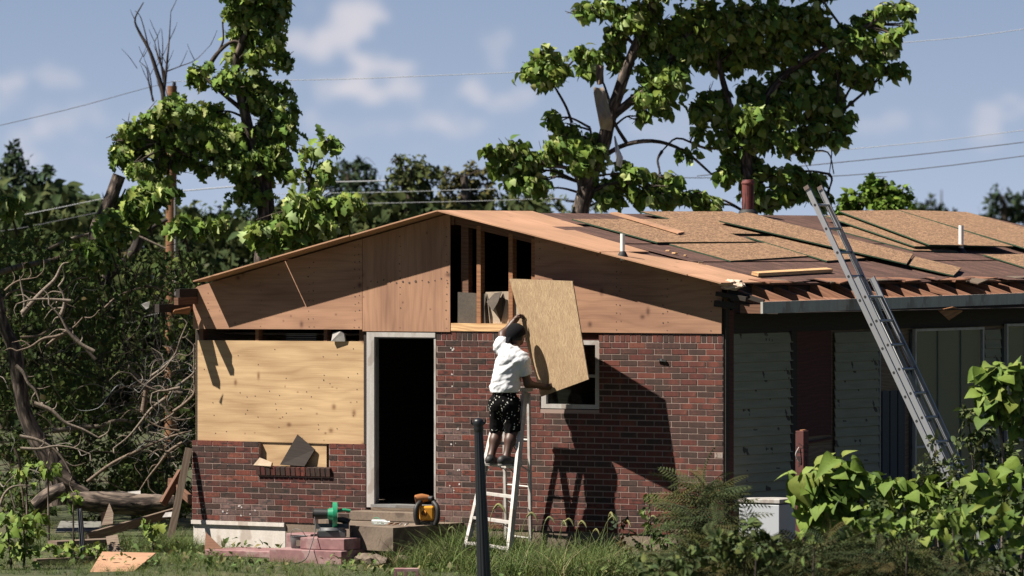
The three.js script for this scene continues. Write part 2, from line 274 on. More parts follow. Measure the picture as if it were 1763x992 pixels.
// ------------------------------------------------------------------ the house
const WL = -7.33, BACK = -13.4, BASE = 0.345, TOP = 2.63, SILL = 1.292, DL = -4.808, DR = -3.852;
const house = thing('brick_house', 'storm damaged single storey brick house with patched gable and half stripped roof', 'house', V(-3.6, 0, -6.5));
const NOTCH = [W(445, 790).x, W(566, 790).x, 0.99];
const WIN = [-2.42, -1.634, 1.76, 2.545];
{ // shell behind the facings: floor, far walls, foundation
  const f = holder('foundation', house);
  part('painted_footing', [box(WL + 0.015, W(490, 900).x, -0.3, BASE - 0.05, -0.25, -0.012), box(WL, W(490, 900).x, BASE - 0.05, BASE - 0.004, -0.25, 0.018)], M.whitePaint, f);
  part('bare_footing', box(W(490, 900).x + 0.003, 0, -0.3, BASE - 0.004, -0.25, -0.015), M.concrete, f);
  part('side_footing', box(-0.28, -0.05, -0.3, 0.5, BACK, -0.26), M.concrete, f);
  part('floor', box(WL + 0.1, -0.1, 0.42, 0.565, BACK + 0.1, -0.11), M.concrete, house);
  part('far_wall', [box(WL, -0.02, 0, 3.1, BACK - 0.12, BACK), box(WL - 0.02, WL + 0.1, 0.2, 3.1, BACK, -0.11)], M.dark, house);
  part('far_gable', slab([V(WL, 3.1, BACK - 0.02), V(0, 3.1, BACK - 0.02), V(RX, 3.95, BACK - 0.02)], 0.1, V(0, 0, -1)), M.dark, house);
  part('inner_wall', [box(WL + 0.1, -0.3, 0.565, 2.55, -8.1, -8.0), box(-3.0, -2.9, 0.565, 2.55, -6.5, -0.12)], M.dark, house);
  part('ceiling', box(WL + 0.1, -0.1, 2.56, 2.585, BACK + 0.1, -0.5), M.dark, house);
  const scr = holder('floor_litter', house);
  part('loose_board', slab([W(652, 853, -0.6), W(668, 851, -0.6), W(686, 849, -0.9), W(654, 855, -0.5)].map((p) => V(p.x, 0.585, p.z)), 0.015, V(0, 1, 0)), M.greyWood, scr);
  part('loose_board', beam(V(-4.0, 0.62, -1.0), V(-3.3, 0.66, -1.2), 0.09, 0.03), M.stud, scr);
}
// brick facing, course by course
const BR = [[[.37,.195,.155],[.30,.15,.12]],[[.42,.215,.165],[.33,.165,.13]],[[.30,.185,.155],[.22,.14,.12]],[[.265,.175,.145],[.19,.13,.11]],[[.36,.175,.14],[.27,.125,.105]],[[.44,.245,.185],[.35,.19,.15]],[[.25,.18,.15],[.18,.13,.11]],[[.39,.195,.155],[.24,.14,.115]],[[.62,.56,.52],[.45,.40,.37]],[[.42,.33,.31],[.30,.23,.215]]];
const brickMats = [...BR, ...BR].map(([a, b], i) => mat({ map: brickTex(a, b, 200 + i * 13), bumpMap: TX.concrete, bumpScale: 0.002, roughness: 0.9 }));
const brickSets = [];   // [x0, x1, y0, y1, upright, wall]
const CH = (2.53 - BASE) / 32, BL = 0.2255;
function courses(xs, xe, y0, n, skip, wall, ph = 0) {
  for (let j = 0; j < n; j++) {
    const ya = y0 + j * CH, yb = ya + CH, off = (j % 2) * BL / 2 + ph;
    let spans = [[xs, xe]]; for (const s of skip) if (yb > s[2] + 0.02 && ya < s[3] - 0.02) spans = spans.flatMap(([a, b]) => [[a, Math.min(b, s[0])], [Math.max(a, s[1]), b]].filter(([q, r]) => r - q > 0.03));
    for (const [a, b] of spans) {
      let k = Math.floor((a - off) / BL);
      for (; off + k * BL < b; k++) { const x0 = Math.max(a, off + k * BL), x1 = Math.min(b, off + (k + 1) * BL); if (x1 - x0 > 0.035) brickSets.push([x0, x1, ya, yb, false, wall]); }
    }
  }
}
courses(DR + 0.005, 0, BASE, 32, [[WIN[0], WIN[1], WIN[2] - 0.01, WIN[3]]], 'right');
for (let x = DR + 0.005; x < -0.02; x += 0.0712) if (x < WIN[0] - 0.05 || x > WIN[1] - 0.01) brickSets.push([x, Math.min(0, x + 0.0712), 2.53, TOP, true, 'right']);
courses(WL, W(629, 780).x, BASE, 14, [[NOTCH[0], NOTCH[1], NOTCH[2], 3]], 'left', 0.07);
for (let x = NOTCH[0] - 0.02; x < NOTCH[1]; x += 0.0712) brickSets.push([x, x + 0.0712, NOTCH[2] - 0.085, NOTCH[2] + 0.025, true, 'sill']);
{
  const right = holder('front_wall', house), left = holder('parapet_wall', house);
  const zb = -0.1, zf = -0.0045;
  const shape = (x0, x1, y0, y1) => box(x0, x1, y0, y1, zb, zf);
  part('mortar', [shape(DR + 0.006, WIN[0] - 0.002, BASE, TOP - 0.002), shape(WIN[1] + 0.002, -0.002, BASE, TOP - 0.002), shape(WIN[0] - 0.002, WIN[1] + 0.002, BASE, WIN[2] - 0.01)], M.mortar, right);
  part('mortar', [shape(WL + 0.002, NOTCH[0], BASE, SILL - 0.008), shape(NOTCH[1], W(629, 780).x - 0.002, BASE, SILL - 0.008), shape(NOTCH[0], NOTCH[1], BASE, NOTCH[2] - 0.05)], M.mortar, left);
  const R = rng(77), unit = new THREE.BoxGeometry(1, 1, 1), J = 0.0125;
  const ranked = brickSets.map((b, i) => ({ b, i, key: b[5] === 'right' ? b[1] + (b[2] > 0.7 ? 10 : 0) : -20 })).sort((p, q) => q.key - p.key);
  const rest = { right: [], left: [], sill: [] };
  const pick = (b) => { const r = R(); let m = r < 0.2 ? 0 : r < 0.33 ? 1 : r < 0.5 ? 2 : r < 0.64 ? 3 : r < 0.8 ? 4 : r < 0.85 ? 5 : r < 0.94 ? 6 : 7; if (b[5] === 'right' && b[0] > -0.26 && b[2] > 1.2 && b[2] < 1.2 + CH) m = 8; const mid = (b[0] + b[1]) / 2; if (b[5] === 'right' && mid < -3.4 && mid > -3.78 && b[2] < 1.6 && R() < 0.6) m = 9; if (b[5] === 'left' && mid > -7.0 && mid < -6.2 && b[2] < 0.6 && R() < 0.75) m = 9; return m; };
  ranked.forEach(({ b }, n) => {
    const [x0, x1, y0, y1, up, wall] = b, m = pick(b), jx = (R() - 0.5) * 0.0025, out = (R() - 0.5) * 0.003, w = x1 - x0 - J, h = y1 - y0 - J;
    const depth = 0.092, zc = (wall === 'sill' ? 0.035 : 0) + out - depth / 2, tilt = (R() - 0.5) * 0.006;
    if (n < 300) {
      const o = new THREE.Mesh(unit, brickMats[m + (R() < 0.5 ? 10 : 0)]); o.name = numbered('brick'); o.castShadow = o.receiveShadow = true;
      o.scale.set(w, h, depth); o.rotation.z = tilt; o.position.set((x0 + x1) / 2 + jx, (y0 + y1) / 2, zc).sub(house.position); right.add(o);
    } else {
      const g = new THREE.BoxGeometry(w, h, depth); g.rotateZ(tilt); if (wall === 'sill') g.rotateX(0.12); g.translate((x0 + x1) / 2 + jx, (y0 + y1) / 2, zc);
      const c = BR[m], t = R(), col = mix3(c[0], c[1], 0.3 + 0.6 * t).map((q) => Math.pow(q, 2.2)), arr = new Float32Array(g.attributes.position.count * 3); for (let i = 0; i < arr.length; i += 3) { arr[i] = col[0] * 1.95; arr[i + 1] = col[1] * 1.95; arr[i + 2] = col[2] * 1.95; }
      g.setAttribute('color', new THREE.BufferAttribute(arr, 3)); const uo = R(), vo = R(), ua = g.attributes.uv; for (let i = 0; i < ua.count; i++) ua.setXY(i, ua.getX(i) * 0.5 + uo, ua.getY(i) * 0.5 + vo); rest[wall].push(g);
    }
  });
  const grain = texture(512, 256, [1, 1], (u, v) => { const st = tfbm(u, v, 22, 3, 301, 4), q = sstep(0.50, 0.66, tfbm(u, v, 9, 4, 307, 3)), h = sstep(0.58, 0.7, tfbm(u, v, 11, 4, 317, 3)); return mix3(mix3([0.58 + 0.32 * st, 0.58 + 0.32 * st, 0.58 + 0.32 * st], [0.40, 0.47, 0.48], q * 0.8), [0.92, 0.98, 1], h * 0.4); });
  const restMat = mat({ vertexColors: true, map: grain, bumpMap: TX.concrete, bumpScale: 0.002, roughness: 0.9 });
  part('farther_bricks', join(rest.right), restMat, right, 'stuff');
  part('parapet_bricks', join(rest.left), restMat, left, 'stuff');
  part('sill_bricks', join(rest.sill), restMat, left);
  // a few drips of white paint and mortar smears, as thin dried flakes
  const q = rng(9), fl = []; for (let i = 0; i < 26; i++) { const zone = q(); const c = zone < 0.35 ? W(768 + 24 * q(), 720 + 130 * q(), 0.004) : zone < 0.75 ? W(360 + 70 * (q() + q() - 1) + 40, 868 + 20 * q(), 0.004) : W(776 + 6 * q(), 580 + 90 * q(), 0.004); const s = 0.004 + 0.008 * q(); fl.push(slab([V(c.x - s, c.y - s * 0.8, 0.0045), V(c.x + s * 1.2, c.y - s, 0.0045), V(c.x + s, c.y + s * 1.3 * q(), 0.0045), V(c.x - s * 0.6, c.y + s, 0.0045)], 0.003, V(0, 0, 1))); }
  part('paint_flakes', join(fl), mat({ color: lin(0.42, 0.38, 0.36) }), right, 'stuff');
  // pulled fixture hole and hook
  part('wall_bracket', [rod(W(1139, 620, 0.005), W(1139, 621, 0.03), 0.022, 0.018), beam(W(1132, 619, 0.02), W(1147, 622, 0.02), 0.02, 0.02)], M.rubber, right);
}
{ // gable facing of plywood panels
  const gable = holder('gable', house), z = 0.016, t = 0.013;
  const up = (x) => roofY(x) - 0.032, V3 = (x, y) => V(x, y, z);
  const a = W(625, 567).x, b = -3.642, c = -2.484;
  part('plywood_panel', slab([V3(WL + 0.03, 2.632), V3(a - 0.003, 2.645), V3(a - 0.003, up(a)), V3(WL + 0.09, up(WL + 0.09)), V3(WL + 0.03, up(WL + 0.09) - 0.06)], t, V(0, 0, 1)), M.plyRed, gable);
  part('plywood_panel', slab([V3(a + 0.003, 2.625), V3(b, 2.628), V3(b, up(b)), V3(RX - 0.02, up(RX) - 0.004), V3(a + 0.003, up(a))], t, V(0, 0, 1), true, 1.3), M.plyRed, gable);
  part('plywood_panel', slab([V3(c, 2.636), V3(-0.012, 2.638), V3(-0.012, up(-0.012)), V3(c, up(c))], t, V(0, 0, 1), false, 4.1), M.plyRed, gable);
  { const q = rng(88), n = [], dot = (x, y, r) => { const g = new THREE.CylinderGeometry(r, r, 0.003, 7); g.rotateX(Math.PI / 2); g.translate(x, y, z + 0.0012); n.push(g); };
    for (const px of [533, 541, 612, 619, 360, 450, 690, 770, 930, 1063, 1070, 1142, 1150, 1225]) { const x = W(px, 500).x; for (let y = 2.67; y < up(x) - 0.05; y += 0.075 + 0.05 * q()) if (q() < 0.85) dot(x + 0.02 * (q() - 0.5), y, 0.005 + 0.004 * q()); }
    for (let px = 640; px < 775; px += 11) dot(W(px, 480).x, W(px, 478 + 10 * q()).y, 0.008 + 0.009 * q());
    part('nail_holes', join(n), mat({ color: lin(0.07, 0.045, 0.035) }), gable, 'stuff'); }
  // framing seen in the two openings
  const st = (px, w, e, y0, y1, m) => { const x = W(px, 500, e).x; return part('stud', box(x - w / 2, x + w / 2, y0, y1, e - 0.09, e), m, gable); };
  st(800, 0.10, -0.09, 2.64, roofY(-3.4) - 0.09, M.oldWood); st(824, 0.055, -0.02, 2.7, roofY(-3.2) - 0.09, M.stud); st(879, 0.055, -0.02, 2.7, roofY(-2.8) - 0.09, M.stud); st(918, 0.05, -0.005, 2.64, roofY(-2.5) - 0.07, M.stud);
  for (const [px, w, m] of [[442, 0.045, M.stud], [346, 0.06, M.oldWood], [622, 0.06, M.oldWood], [560, 0.045, M.oldWood]]) st(px, w, -0.06, 2.40, 2.66, m);
  part('top_plate', box(WL + 0.05, DL + 0.0, 2.66, 2.75, -0.1, -0.002), M.oldWood, gable);
  part('header', beam(V(-3.64, roofY(-3.64) - 0.1, -0.05), V(-2.48, roofY(-2.48) - 0.1, -0.05), 0.05, 0.09), M.oldWood, gable);
  part('sill_plank', box(-3.634, c - 0.003, 2.637, 2.728, -0.06, 0.012), M.pine, gable);
  const gy = (px, py, e = -0.05) => W(px, py, e);
  part('backing_panel', slab([gy(787, 557), gy(836, 557), gy(835, 506), gy(788, 503)], 0.012, V(0, 0, 1)), mat({ map: TX.concrete, color: lin(0.55, 0.58, 0.60) }), gable);
  part('backing_panel', slab([gy(836, 557, -0.052), gy(925, 557, -0.052), gy(925, 500, -0.052), gy(836, 503, -0.052)], 0.01, V(0, 0, 1)), mat({ map: TX.paint, color: lin(0.66, 0.58, 0.48) }), gable);
  part('torn_paper', slab([gy(838, 520, -0.03), gy(852, 505, -0.03), gy(864, 503, 0.0), gy(858, 520, 0.04), gy(849, 536, 0.05)], 0.006), mat({ map: TX.concrete, color: lin(0.5, 0.52, 0.54) }), gable);
  part('torn_paper', slab([gy(836, 557, 0.01), gy(843, 557, -0.04), gy(838, 505, -0.045), gy(834, 528, 0.02)], 0.006), mat({ map: TX.concrete, color: lin(0.48, 0.5, 0.52) }), gable);
  part('torn_paper', slab([gy(862, 556, -0.04), gy(870, 520, -0.045), gy(866, 505, -0.045), gy(853, 530, 0.03)], 0.005), mat({ map: TX.concrete, color: lin(0.42, 0.42, 0.43) }), gable);
  part('insulation_scrap', slab([W(570, 588, -0.005), W(594, 588, -0.03), W(592, 575, -0.01), W(586, 571, 0.004), W(573, 573, -0.02)], 0.03), M.whiteTrim, gable);
  for (let i = 0; i < 5; i++) part('blind_slat', beam(W(493, 575 + i * 3, -0.12), W(545, 575 + i * 3, -0.12), 0.02, 0.005), M.greyTrim, gable);
}
{ // boarded window over the parapet
  const zp = -0.055;
  const o = holder('boarded_window', house);
  part('plywood_sheet', slab([W(340, 758, zp), W(630, 766, zp), W(630, 588, zp), W(340, 586, zp)], 0.015, V(0, 0, 1), false, 2.9), M.plyTan, o);
  part('plywood_sheet', slab([W(440, 812, zp - 0.018), W(562, 814, zp - 0.018), W(562, 756, zp - 0.018), W(440, 754, zp - 0.018)], 0.015, V(0, 0, 1), false, 0.7), M.plyTan, o);
  part('side_stud', box(W(633, 600, -0.06).x - 0.03, DL + 0.005, SILL, 2.62, -0.1, -0.02), M.charred, o);
  part('side_stud', box(WL + 0.01, WL + 0.07, SILL, 2.62, -0.1, -0.075), M.charred, o);
  const R = rng(4), nails = []; for (let i = 0; i < 40; i++) { const p = W(350 + 270 * R(), 600 + 150 * R(), zp + 0.001); const g = new THREE.CylinderGeometry(0.006, 0.006, 0.004, 6); g.rotateX(Math.PI / 2); g.translate(p.x, p.y, p.z); nails.push(g); }
  part('nail_heads', join(nails), M.rubber, o, 'stuff');
}
{ // doorway
  const d = holder('doorway', house), z0 = -0.16, zf = 0.012;
  part('door_casing', [box(DL, DL + 0.105, 0.56, 2.56, -0.02, zf), box(DL, DR, 2.56, 2.615, -0.02, zf)], M.whiteTrim, d);
  part('door_jamb', [box(DL + 0.012, DL + 0.06, 0.56, 2.56, -0.16, -0.022), box(DL + 0.012, DR - 0.02, 2.545, 2.6, -0.16, -0.022)], M.greyTrim, d);
  part('door_jamb', box(DR - 0.022, DR + 0.003, 0.56, 2.6, -0.14, 0.002), M.whiteTrim, d);
  part('threshold', box(DL + 0.08, DR - 0.005, 0.565, 0.598, -0.2, 0.05), M.greyTrim, d);
  part('threshold_plate', box(DL + 0.1, DR - 0.06, 0.53, 0.562, -0.16, 0.07), M.greyWood, d);
  part('door_stop_stud', box(DL - 0.04, DL - 0.002, 0.4, 2.56, -0.1, -0.03), M.oldWood, d);
}
{ // sash window half hidden by the held board
  const w = holder('sash_window', house), [x0, x1, y0, y1] = WIN, z = -0.012;
  const rail = (a, b, c, d, zz) => box(a, b, c, d, zz - 0.05, zz);
  part('window_frame', [rail(x0, x0 + 0.07, y0, y1, z), rail(x1 - 0.055, x1, y0, y1, z), rail(x0 + 0.07, x1 - 0.055, y0, y0 + 0.05, z), rail(x0 + 0.07, x1 - 0.055, y1 - 0.05, y1, z)], M.whiteTrim, w);
  const ym = y0 + 0.36;
  part('sash', [rail(x0 + 0.07, x1 - 0.055, ym, ym + 0.035, z - 0.015)], M.whiteTrim, w);
  part('pane', [box(x0 + 0.07, x1 - 0.055, y0 + 0.05, ym, z - 0.042, z - 0.038), box(x0 + 0.07, x1 - 0.055, ym + 0.035, y1 - 0.05, z - 0.042, z - 0.038)], M.glass, w);
  part('lintel', box(x0 + 0.002, x1 - 0.002, y1 + 0.003, TOP - 0.004, -0.1, -0.03), M.maroonDark, w);
}
{ // side wall under the eave
  const s = holder('side_wall', house), x = -0.03, R = rng(31);
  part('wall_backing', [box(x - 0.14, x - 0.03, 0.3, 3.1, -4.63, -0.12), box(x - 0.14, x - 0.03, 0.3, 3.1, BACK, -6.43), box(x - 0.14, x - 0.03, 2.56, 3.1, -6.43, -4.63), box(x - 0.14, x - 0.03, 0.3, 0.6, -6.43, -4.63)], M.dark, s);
  part('corner_board', box(x - 0.02, x + 0.035, 0.35, 2.9, -0.235, -0.105), M.maroonDark, s);
  part('corner_post', box(x - 0.03, x + 0.055, 0.35, 2.92, -0.1, -0.02), M.charred, s);
  const panel = (z0, z1, ya, yb, name) => {
    const n = Math.round((yb - ya) / 0.108), h = (yb - ya) / n;
    for (let k = 0; k < n; k++) {
      const y0 = ya + k * h, lean = 0.022, cut = R() < 0.25 ? R() * 0.05 : 0, sag = (R() - 0.5) * 0.006;
      const g = slab([V(x + lean, y0, z1 + cut), V(x + lean, y0 + sag, z0), V(x, y0 + h + 0.012 + sag, z0), V(x, y0 + h + 0.012, z1 + cut)], 0.009, V(1, lean / h, 0).normalize(), false, k * 0.37);
      part('siding_board', g, M.siding, s);
    }
  };
  panel(-0.24, S(1363, 700, x).z, 0.62, 2.62); panel(S(1437, 700, x).z, S(1513, 700, x).z, 0.62, 2.60); panel(S(1695, 700, x).z, S(1722, 700, x).z, 0.62, 2.58);
  part('corner_board', box(x - 0.02, x + 0.02, 0.5, 2.65, S(1374, 700).z, S(1364, 700).z), M.charred, s);
  const z0 = S(1437, 700).z, z1 = S(1374, 700).z;
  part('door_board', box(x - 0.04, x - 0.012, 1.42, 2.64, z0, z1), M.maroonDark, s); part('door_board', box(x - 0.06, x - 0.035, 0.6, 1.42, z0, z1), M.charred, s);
  part('door_rail', beam(V(x, 1.33, z1), V(x, 1.38, z0), 0.03, 0.02), M.maroonDark, s);
  const zj = S(1516, 700).z, zk = S(1574, 700).z;
  part('door_jamb', box(x - 0.03, x + 0.02, 0.5, 2.62, zj - 0.03, zj), M.greyTrim, s);
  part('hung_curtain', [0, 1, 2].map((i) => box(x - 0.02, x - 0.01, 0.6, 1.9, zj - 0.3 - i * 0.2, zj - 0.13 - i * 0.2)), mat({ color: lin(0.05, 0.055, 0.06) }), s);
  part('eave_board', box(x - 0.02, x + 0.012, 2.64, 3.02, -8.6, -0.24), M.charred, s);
  const glaze = (pxA, pxB, yt, yb) => {
    const a = S(pxA, 600, x + 0.05).z, b = S(pxB, 600, x + 0.05).z, X0 = x + 0.02, X1 = x + 0.06, w = holder('patio_window', house);
    part('window_frame', [box(X0, X1, yb, yt, a - 0.035, a), box(X0, X1, yb, yt, b, b + 0.035), box(X0, X1, yt - 0.03, yt, b + 0.035, a - 0.035), box(X0, X1, 1.2, 1.225, b + 0.035, a - 0.035), box(X0, X1, yb, yb + 0.05, b + 0.035, a - 0.035)], M.whiteTrim, w);
    part('pane', box(X0 + 0.015, X0 + 0.02, yb + 0.05, yt - 0.03, b + 0.035, a - 0.035), M.glass, w);
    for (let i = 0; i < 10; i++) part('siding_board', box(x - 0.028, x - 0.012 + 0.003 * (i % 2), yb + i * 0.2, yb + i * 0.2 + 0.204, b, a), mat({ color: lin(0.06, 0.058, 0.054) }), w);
    part('window_muntin', [0.33, 0.66].map((t) => box(X0 + 0.022, X0 + 0.03, yb + 0.05, yt - 0.03, b + (a - b) * t, b + (a - b) * t + 0.012)), mat({ color: lin(0.07, 0.07, 0.07) }), w);
  };
  glaze(1575, 1694, 2.63, 0.6); glaze(1733, 1830, 2.66, 0.6);
}
{ // roof
  const roof = holder('roof', house);
  const zr = 0.33, zB = BACK - 0.3;
  const deck = (xa, xb, za, zb, off, t) => slab([roofAt(xa, za, off), roofAt(xb, za, off), roofAt(xb, zb, off), roofAt(xa, zb, off)], t, xa + xb > 2 * RX ? NR : NL);
  part('underlayment', deck(RX, 0.12, -0.5, zB, -0.022, 0.022), M.felt, roof);
  part('left_slope', deck(WL - 0.05, RX - 0.002, -0.1, zB, -0.022, 0.022), M.felt, roof);
  part('ridge_board', box(RX - 0.02, RX + 0.02, RY - 0.17, RY - 0.03, zB, 0.0), M.oldWood, roof);
  // plywood sheets along the front rake, each a little out of line
  const sheet = (x0, x1, zf, zb0, zb1, off, m, sh) => part('plywood_sheet', slab([roofAt(x0, zf, off), roofAt(x1, zf, off), roofAt(x1, zb1, off), roofAt(x0, zb0, off)], 0.015, x0 + x1 > 2 * RX ? NR : NL, false, sh), m, roof);
  const bz = (px, py) => R_(px, py).z;
  sheet(RX + 0.003, -2.56, zr, bz(918, 364), bz(1038, 400), 0.002, M.plyRoof, 0); sheet(-2.555, -1.42, zr + 0.008, bz(1005, 401), bz(1150, 442), 0.004, M.plyRoof, 1.1); sheet(-1.405, -0.28, zr, bz(1115, 443), bz(1265, 458), 0.002, M.plyRoof, 2.2); sheet(-0.275, 0.155, zr - 0.01, bz(1255, 460), bz(1345, 487), 0.003, M.plyRoof, 3.0);
  sheet(-4.83, RX - 0.003, zr, -0.9, -0.9, 0.002, M.plyRoof, 0.4); sheet(-5.972, -4.835, zr + 0.01, -0.9, -0.9, 0.006, M.plyRoof, 1.5); sheet(-7.08, -5.985, zr, -0.9, -0.9, 0.002, M.plyRoof, 2.7);
  part('fly_rafter', [beam(roofAt(-6.95, -0.02, -0.06), roofAt(RX, -0.02, -0.06), 0.035, 0.06, NL), beam(roofAt(RX, -0.02, -0.06), roofAt(0.1, -0.02, -0.06), 0.035, 0.06, NR)], M.oldWood, roof);
  // torn felt along the stripped eave
  const R = rng(17); for (let z = -0.7; z > -9; z -= 0.55 + 0.3 * R()) { const a = 0.1 + 0.16 * R(), b = 0.1 + 0.16 * R(); part('torn_felt', slab([roofAt(0.0, z, 0.004), roofAt(a, z, 0.006 + 0.02 * R()), roofAt(b, z - 0.5, 0.006 + 0.03 * R()), roofAt(0.0, z - 0.5, 0.004)], 0.004, NR), M.felt, roof); }
  // felt laps
  for (const [x, j] of [[-2.75, 1], [-1.8, 2], [-0.85, 3]]) part('felt_lap', deck(x, x + 0.9, -0.75 - 0.05 * j, zB + 0.1, 0.003, 0.003), M.felt, roof);
  // pipes
  const p1 = R_(1072, 441), p2 = R_(1655, 434), p3 = R_(1288, 366);
  part('vent_pipe', [rod(p1.clone().add(V(0, -0.05, 0)), p1.clone().add(V(0, 0.255, 0)), 0.027, 0.027, 14)], M.pvc, roof);
  part('vent_collar', lathe([[0.055, -0.03], [0.06, 0.0], [0.035, 0.05], [0.028, 0.055]], p1), M.rubber, roof);
  part('vent_pipe', [rod(p2.clone().add(V(0, -0.05, 0)), p2.clone().add(V(0, 0.34, 0)), 0.032, 0.032, 14)], M.pvc, roof);
  part('vent_collar', lathe([[0.07, -0.03], [0.07, 0.0], [0.04, 0.05]], p2), M.rubber, roof);
  const fl = part('flue_pipe', lathe([[0.078, -0.1], [0.078, 0.36], [0.086, 0.365], [0.086, 0.385], [0.077, 0.39], [0.077, 0.415], [0.068, 0.42], [0.062, 0.2]], p3, 24), M.flue, roof);
  part('flue_collar', lathe([[0.13, -0.04], [0.12, 0.01], [0.085, 0.04]], p3, 20), M.rubber, roof);
  // bits of rubble on the felt
  for (const [px, py, s] of [[1207, 452, 0.06], [1124, 392, 0.05], [1150, 432, 0.05], [1162, 436, 0.07], [1180, 440, 0.05]]) { const c = R_(px, py, 0.02); const g = new RoundedBoxGeometry(s, 0.02, s * 0.6, 1, 0.005); g.rotateY(px); g.translate(c.x, c.y, c.z); part('debris_chip', metreUV(g), px % 2 ? M.greyWood : M.pine, roof); }
}
{ // right eave: open rafter tails behind the old gutter board
  const e = holder('eave', house), gx = 0.57;
  const gyA = 3.0, gyB = 3.055, R = rng(3);
  const gY = (z) => THREE.MathUtils.lerp(gyA, gyB, Math.min(1, -z / 7));
  for (let i = 0; i < 17; i++) {
    const z = -0.12 - i * 0.46 + (R() - 0.5) * 0.16, t = (R() - 0.5) * 0.05;
    const a = roofAt(-0.05, z, -0.05), y1 = gY(z) - 0.005, w = 0.02;
    const sh = [V(0.0, roofY(0) - 0.045 + t, z), V(gx - 0.02 - 0.10 * R() * R(), y1 + 0.005, z - 0.03 * R()), V(gx - 0.02, y1 - 0.05, z), V(0.0, roofY(0) - 0.20, z)];
    part('rafter_tail', slab(sh, 0.04, V(0, 0, 1), false, i * 0.3), M.rafter, e);
  }
  part('fascia', [slab([V(gx, gyA - 0.13, 0.1), V(gx, gyB - 0.135, -7), V(gx, gyB, -7), V(gx, gyA, 0.1)], 0.03, V(1, 0, 0)), slab([V(gx, gyB - 0.135, -7), V(gx, gyB - 0.13, -9.4), V(gx, gyB, -9.4), V(gx, gyB, -7)], 0.03, V(1, 0, 0))], mat({ map: TX.paint, color: lin(0.66, 0.69, 0.68), bumpMap: TX.concrete, bumpScale: 0.006 }), e);
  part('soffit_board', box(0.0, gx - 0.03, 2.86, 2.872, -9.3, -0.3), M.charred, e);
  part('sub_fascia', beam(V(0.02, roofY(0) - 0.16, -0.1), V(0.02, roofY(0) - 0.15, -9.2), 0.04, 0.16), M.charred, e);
  part('fascia_stub', box(gx - 0.32, gx - 0.01, 2.87, 2.97, 0.0, 0.05), M.oldWood, e);
  part('lookout', [beam(V(-0.05, 3.09, 0.06), V(0.34, 3.03, 0.06), 0.05, 0.05), beam(V(-0.08, 2.98, 0.04), V(0.2, 2.95, 0.04), 0.06, 0.07), beam(V(0.05, 3.12, -0.05), V(0.5, 3.0, -0.05), 0.03, 0.05)], M.charred, e);
  const k = new THREE.IcosahedronGeometry(0.1, 3), kp = k.attributes.position; for (let i = 0; i < kp.count; i++) { const v = V(kp.getX(i), kp.getY(i), kp.getZ(i)), f = 1 + 0.5 * perlin.noise(v.x * 22, v.y * 22, v.z * 22); kp.setXYZ(i, v.x * f * 1.5, v.y * f * 0.6, v.z * f); } k.computeVertexNormals(); k.translate(0.10, 3.19, -0.02);
  part('insulation_tuft', k, mat({ color: lin(0.50, 0.38, 0.29), roughness: 1 }), e);
  part('hanging_soffit', slab([S(1614, 534, 0.5), S(1640, 528, 0.52), S(1657, 535, 0.5), S(1633, 551, 0.46)], 0.012), M.stud, e);
  // splintered boards over the tails
  for (let i = 0; i < 24; i++) { const z = -0.5 - R() * 8; part('splintered_board', slab([roofAt(0.02, z, 0.01), roofAt(0.14 + 0.26 * R() * R(), z - 0.05, 0.012), roofAt(0.12 + 0.16 * R(), z - 0.3 - 0.4 * R(), 0.03 * R() + 0.005), roofAt(0.02, z - 0.35, 0.01)], 0.014, NR), i % 3 ? M.rafter : M.greyWood, e); }
  // remains of the left eave stick out past the corner
  const le = holder('broken_eave', house);
  const q = (px, py, z) => W(px, py, z);
  part('eave_beam', beam(q(337, 504, 0.02), q(306, 505, 0.40), 0.05, 0.10), M.charred, le);
  part('eave_beam', beam(q(337, 517, 0.02), q(303, 519, 0.43), 0.06, 0.085), M.oldWood, le);
  part('eave_beam', beam(q(338, 530, -0.1), q(270, 531, 0.46), 0.09, 0.10), M.charred, le);
  part('splintered_plank', slab([q(325, 540, 0.1), q(296, 538, 0.3), q(300, 533, 0.32), q(330, 527, 0.1)], 0.015), M.stud, le);
  part('torn_flashing', slab([q(243, 524, 0.62), q(251, 533, 0.6), q(256, 530, 0.58), q(258, 519, 0.58), q(250, 521, 0.6)], 0.004), M.whiteTrim, le);
}

